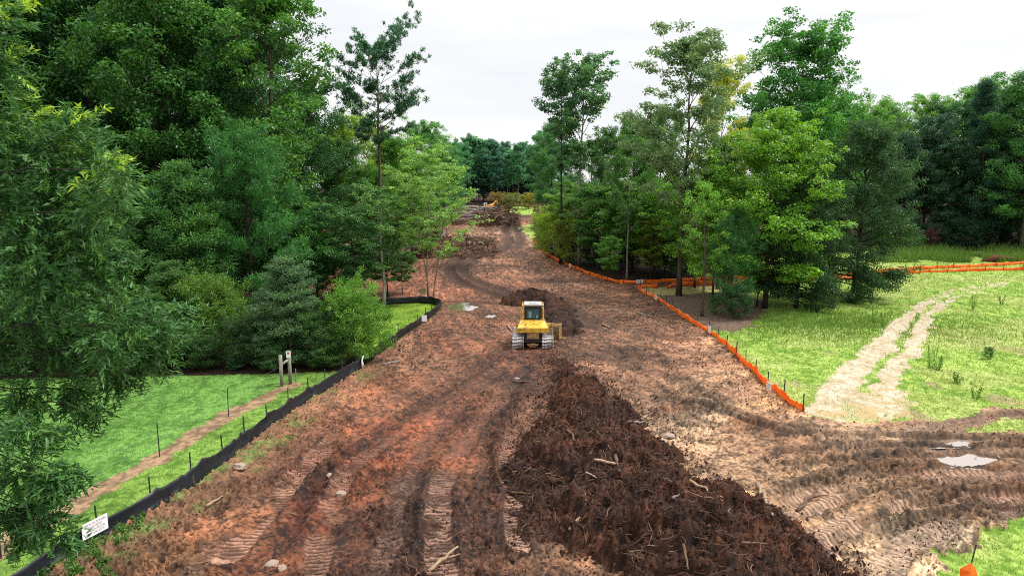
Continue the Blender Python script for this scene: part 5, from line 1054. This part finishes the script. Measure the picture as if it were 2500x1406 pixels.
o = roots('brush_debris', 500, in_px(1060, 1240, 515, 552, 1.2), 2, 7.0, .03, .1, .75, rg, rd); tag(o, 'pale branches littered over the far log stack', 'brush debris')
o = roots('brush_debris', 420, in_px(880, 1090, 545, 600, .9), 1, 4.0, .03, .08, .7, rg, rd); tag(o, 'pale slash lying on the slope left of the brush heap', 'brush debris')
gP = 'pale split trunks in the nearer brush heap'
for i, (a, b, l) in enumerate([((1120, 588), (1142, 568), 'pale split trunk on top of the nearer brush heap'), ((1196, 603), (1212, 593), 'pale trunk end at the right tip of the brush heap'), ((1185, 590), (1206, 588), 'pale pole lying level at the right of the brush heap'), ((1092, 582), (1093, 570), 'upright pale stub in the brush heap'), ((1182, 616), (1187, 608), 'white splintered stub by the rut bend')]):
    A = np.array(G(*a)); B = np.array(G(*a)) ; v = np.array(at(b[0], b[1], A[1])); stick('split_trunk', A + np.array([0, 0, .3]), v + np.array([0, 0, .4]), .22, M_WOODL, l, gP, 0, 80 + i, 'tree trunk')

# weeds
def weeds(name, pts, label, nl, size, rg, mat=M_WEED, cat='weeds', h=.35, asp=.5, upr=.5, tint=.5):
    V, T = [], []
    for (x, y, z, s_) in pts:
        n = int(nl * s_); d = unit(rg.normal(0, 1, (n, 3)) * np.array([1, 1, .8]) + np.array([0, 0, .5])); pos = np.array([x, y, z]) + d * (rg.random(n) ** .5)[:, None] * np.array([.3, .3, h]) * s_; ax = unit(d + np.array([0, 0, upr]) + rg.normal(0, .4, (n, 3))); nm = unit(np.array([0, 0, .7]) + rg.normal(0, .6, (n, 3)))
        V.append(leafquads(pos, nm, ax, size * rg.uniform(.6, 1.4, n), asp, .1, rg)); T.append(np.repeat(rg.normal(tint, .18, n).clip(0, 1), 4))
    b = MB(); V = np.concatenate(V); b.add(V, np.arange(len(V)).reshape(-1, 4), 0, np.concatenate(T)); o = b.build(name, mat, attname='tint'); return tag(o, label, cat, kind='stuff')
pts = []
for px, py, k in [(205, 1352, 1.2), (235, 1362, .9), (120, 1395, 1.0), (180, 1400, 1.2), (265, 1330, .8), (300, 1300, .9), (250, 1382, 1.0), (330, 1290, .7), (215, 1330, .8), (290, 1320, .8), (160, 1375, .9), (350, 1265, .6), (140, 1360, .8), (390, 1240, .6), (270, 1402, .8)]:
    for q in range(4):
        p = G(px + rng.normal(0, 11), py + rng.normal(0, 8)); pts.append((p.x, p.y, p.z, k * rng.uniform(.5, 1.0)))
weeds('weeds', pts, 'leafy green weeds on the dirt below the white sign', 120, .085, rng, h=.35)
pts = []
for _ in range(900):
    k = rng.random() ** .7; i = int(k * (len(SP) - 1)); q = SP[i]; q = q + np.array([.78, -.62]) * rng.uniform(.15, 2.3); v = fbm(np.array([q[0] * .9]), np.array([q[1] * .9]), 4, 115, .6)[0]
    if v > .52 and greg(q[0], q[1]) == 1: pts.append((q[0], q[1], float(gz(*q)), rng.uniform(.4, .9)))
weeds('weeds', pts, 'pale low grass in patches along the dirt side of the black fence', 26, .1, rng, h=.16, asp=.14, upr=.8, tint=.72)
gW = 'tall weeds standing in the right field'
for i, (px, by, ty, l) in enumerate([(2132, 790, 725, 'tall thin weed at the left of the field weeds'), (2158, 800, 750, 'second thin weed right of the first field weed'), (2290, 905, 865, 'weed clump by the right wheel track'), (2335, 935, 905, 'weed clump below the round green bush'), (2382, 975, 935, 'upright green weed near the dirt edge'), (2375, 755, 705, 'tall weed in the upper right of the field'), (2445, 745, 715, 'tall weed nearest the right edge of the field'), (2275, 900, 840, 'leaning tall weed stalk by the bare soil patch')]):
    p = G(px, by); h = at(px, ty, p.y).z - p.z; root = empty('tall_weed', p); b = MB(); lb = MB(); V = []; 
    for k in range(5):
        a = rng.random() * 6.28; q = np.array([math.cos(a), math.sin(a), 0]) * .22; tp = np.array([math.cos(a) * .3, math.sin(a) * .3, h * rng.uniform(.6, 1)]); b.tube(np.stack([q * .4, q + np.array([0, 0, h * .4]), tp]), .012, 4); n = 22
        f = rng.random(n)[:, None]; pos = q * .5 + (tp - q * .5) * f + rng.normal(0, .05, (n, 3)); V.append(leafquads(pos, unit(rng.normal(0, 1, (n, 3))), unit(rng.normal(0, .6, (n, 3)) + np.array([0, 0, .7])), rng.uniform(.12, .24, n), .22, .1, rng))
    b.build('stem', M_FIELDB, root, attname='tint'); V = np.concatenate(V); lb.add(V, np.arange(len(V)).reshape(-1, 4), 0, np.repeat(rng.normal(.22, .13, len(V) // 4).clip(0, 1), 4)); lb.build('leaves', M_FIELDB, root, attname='tint'); tag(root, l, 'weed', gW)
tree('willow_shrub', 'bush', 2412, 0, 845, 'small round dark green bush out in the right field', None, (70, 118, 62), 1.0, by=876, cat='bush')
# tall grass at the far field edge, tall grass under the trees
yy = rng.uniform(99, 113, 26000); xx = yy * rng.uniform(.52, .86, 26000); k = fbm(xx * .25, yy * .25, 3, 171) > .47; xx, yy = xx[k], yy[k]
o = blades('tall_grass', xx, yy, gz(xx, yy), .5, 1.7, .012, M_FIELDB, rng, rng.normal(.22, .14, len(xx)).clip(0, 1)); tag(o, 'band of tall green weeds at the back of the far field', 'grass')
p = np.array(gp(1990, 790)); n = 14000; xx = p[0] + rng.normal(0, 7, n); yy = p[1] + rng.normal(0, 3.5, n); k = greg(xx, yy) == 3; xx, yy = xx[k], yy[k]
o = blades('long_grass', xx, yy, gz(xx, yy), .15, .5, .012, M_FIELDB, rng, rng.normal(.3, .15, len(xx)).clip(0, 1)); tag(o, 'longer deep green grass in front of the dark oak', 'grass')
p = G(2446, 640); b = MB(); b.tube([(-3, 0, 0), (-1, .2, .5), (1.5, 0, .35), (3.5, 0, 0)], np.array([.2, .6, .5, .2]), 7); o = b.build('spoil_mound', M_CLOD, smooth=True, attname='tint'); o.location = p; tag(o, 'small dirt mound behind the far orange fence at the right', 'soil pile')
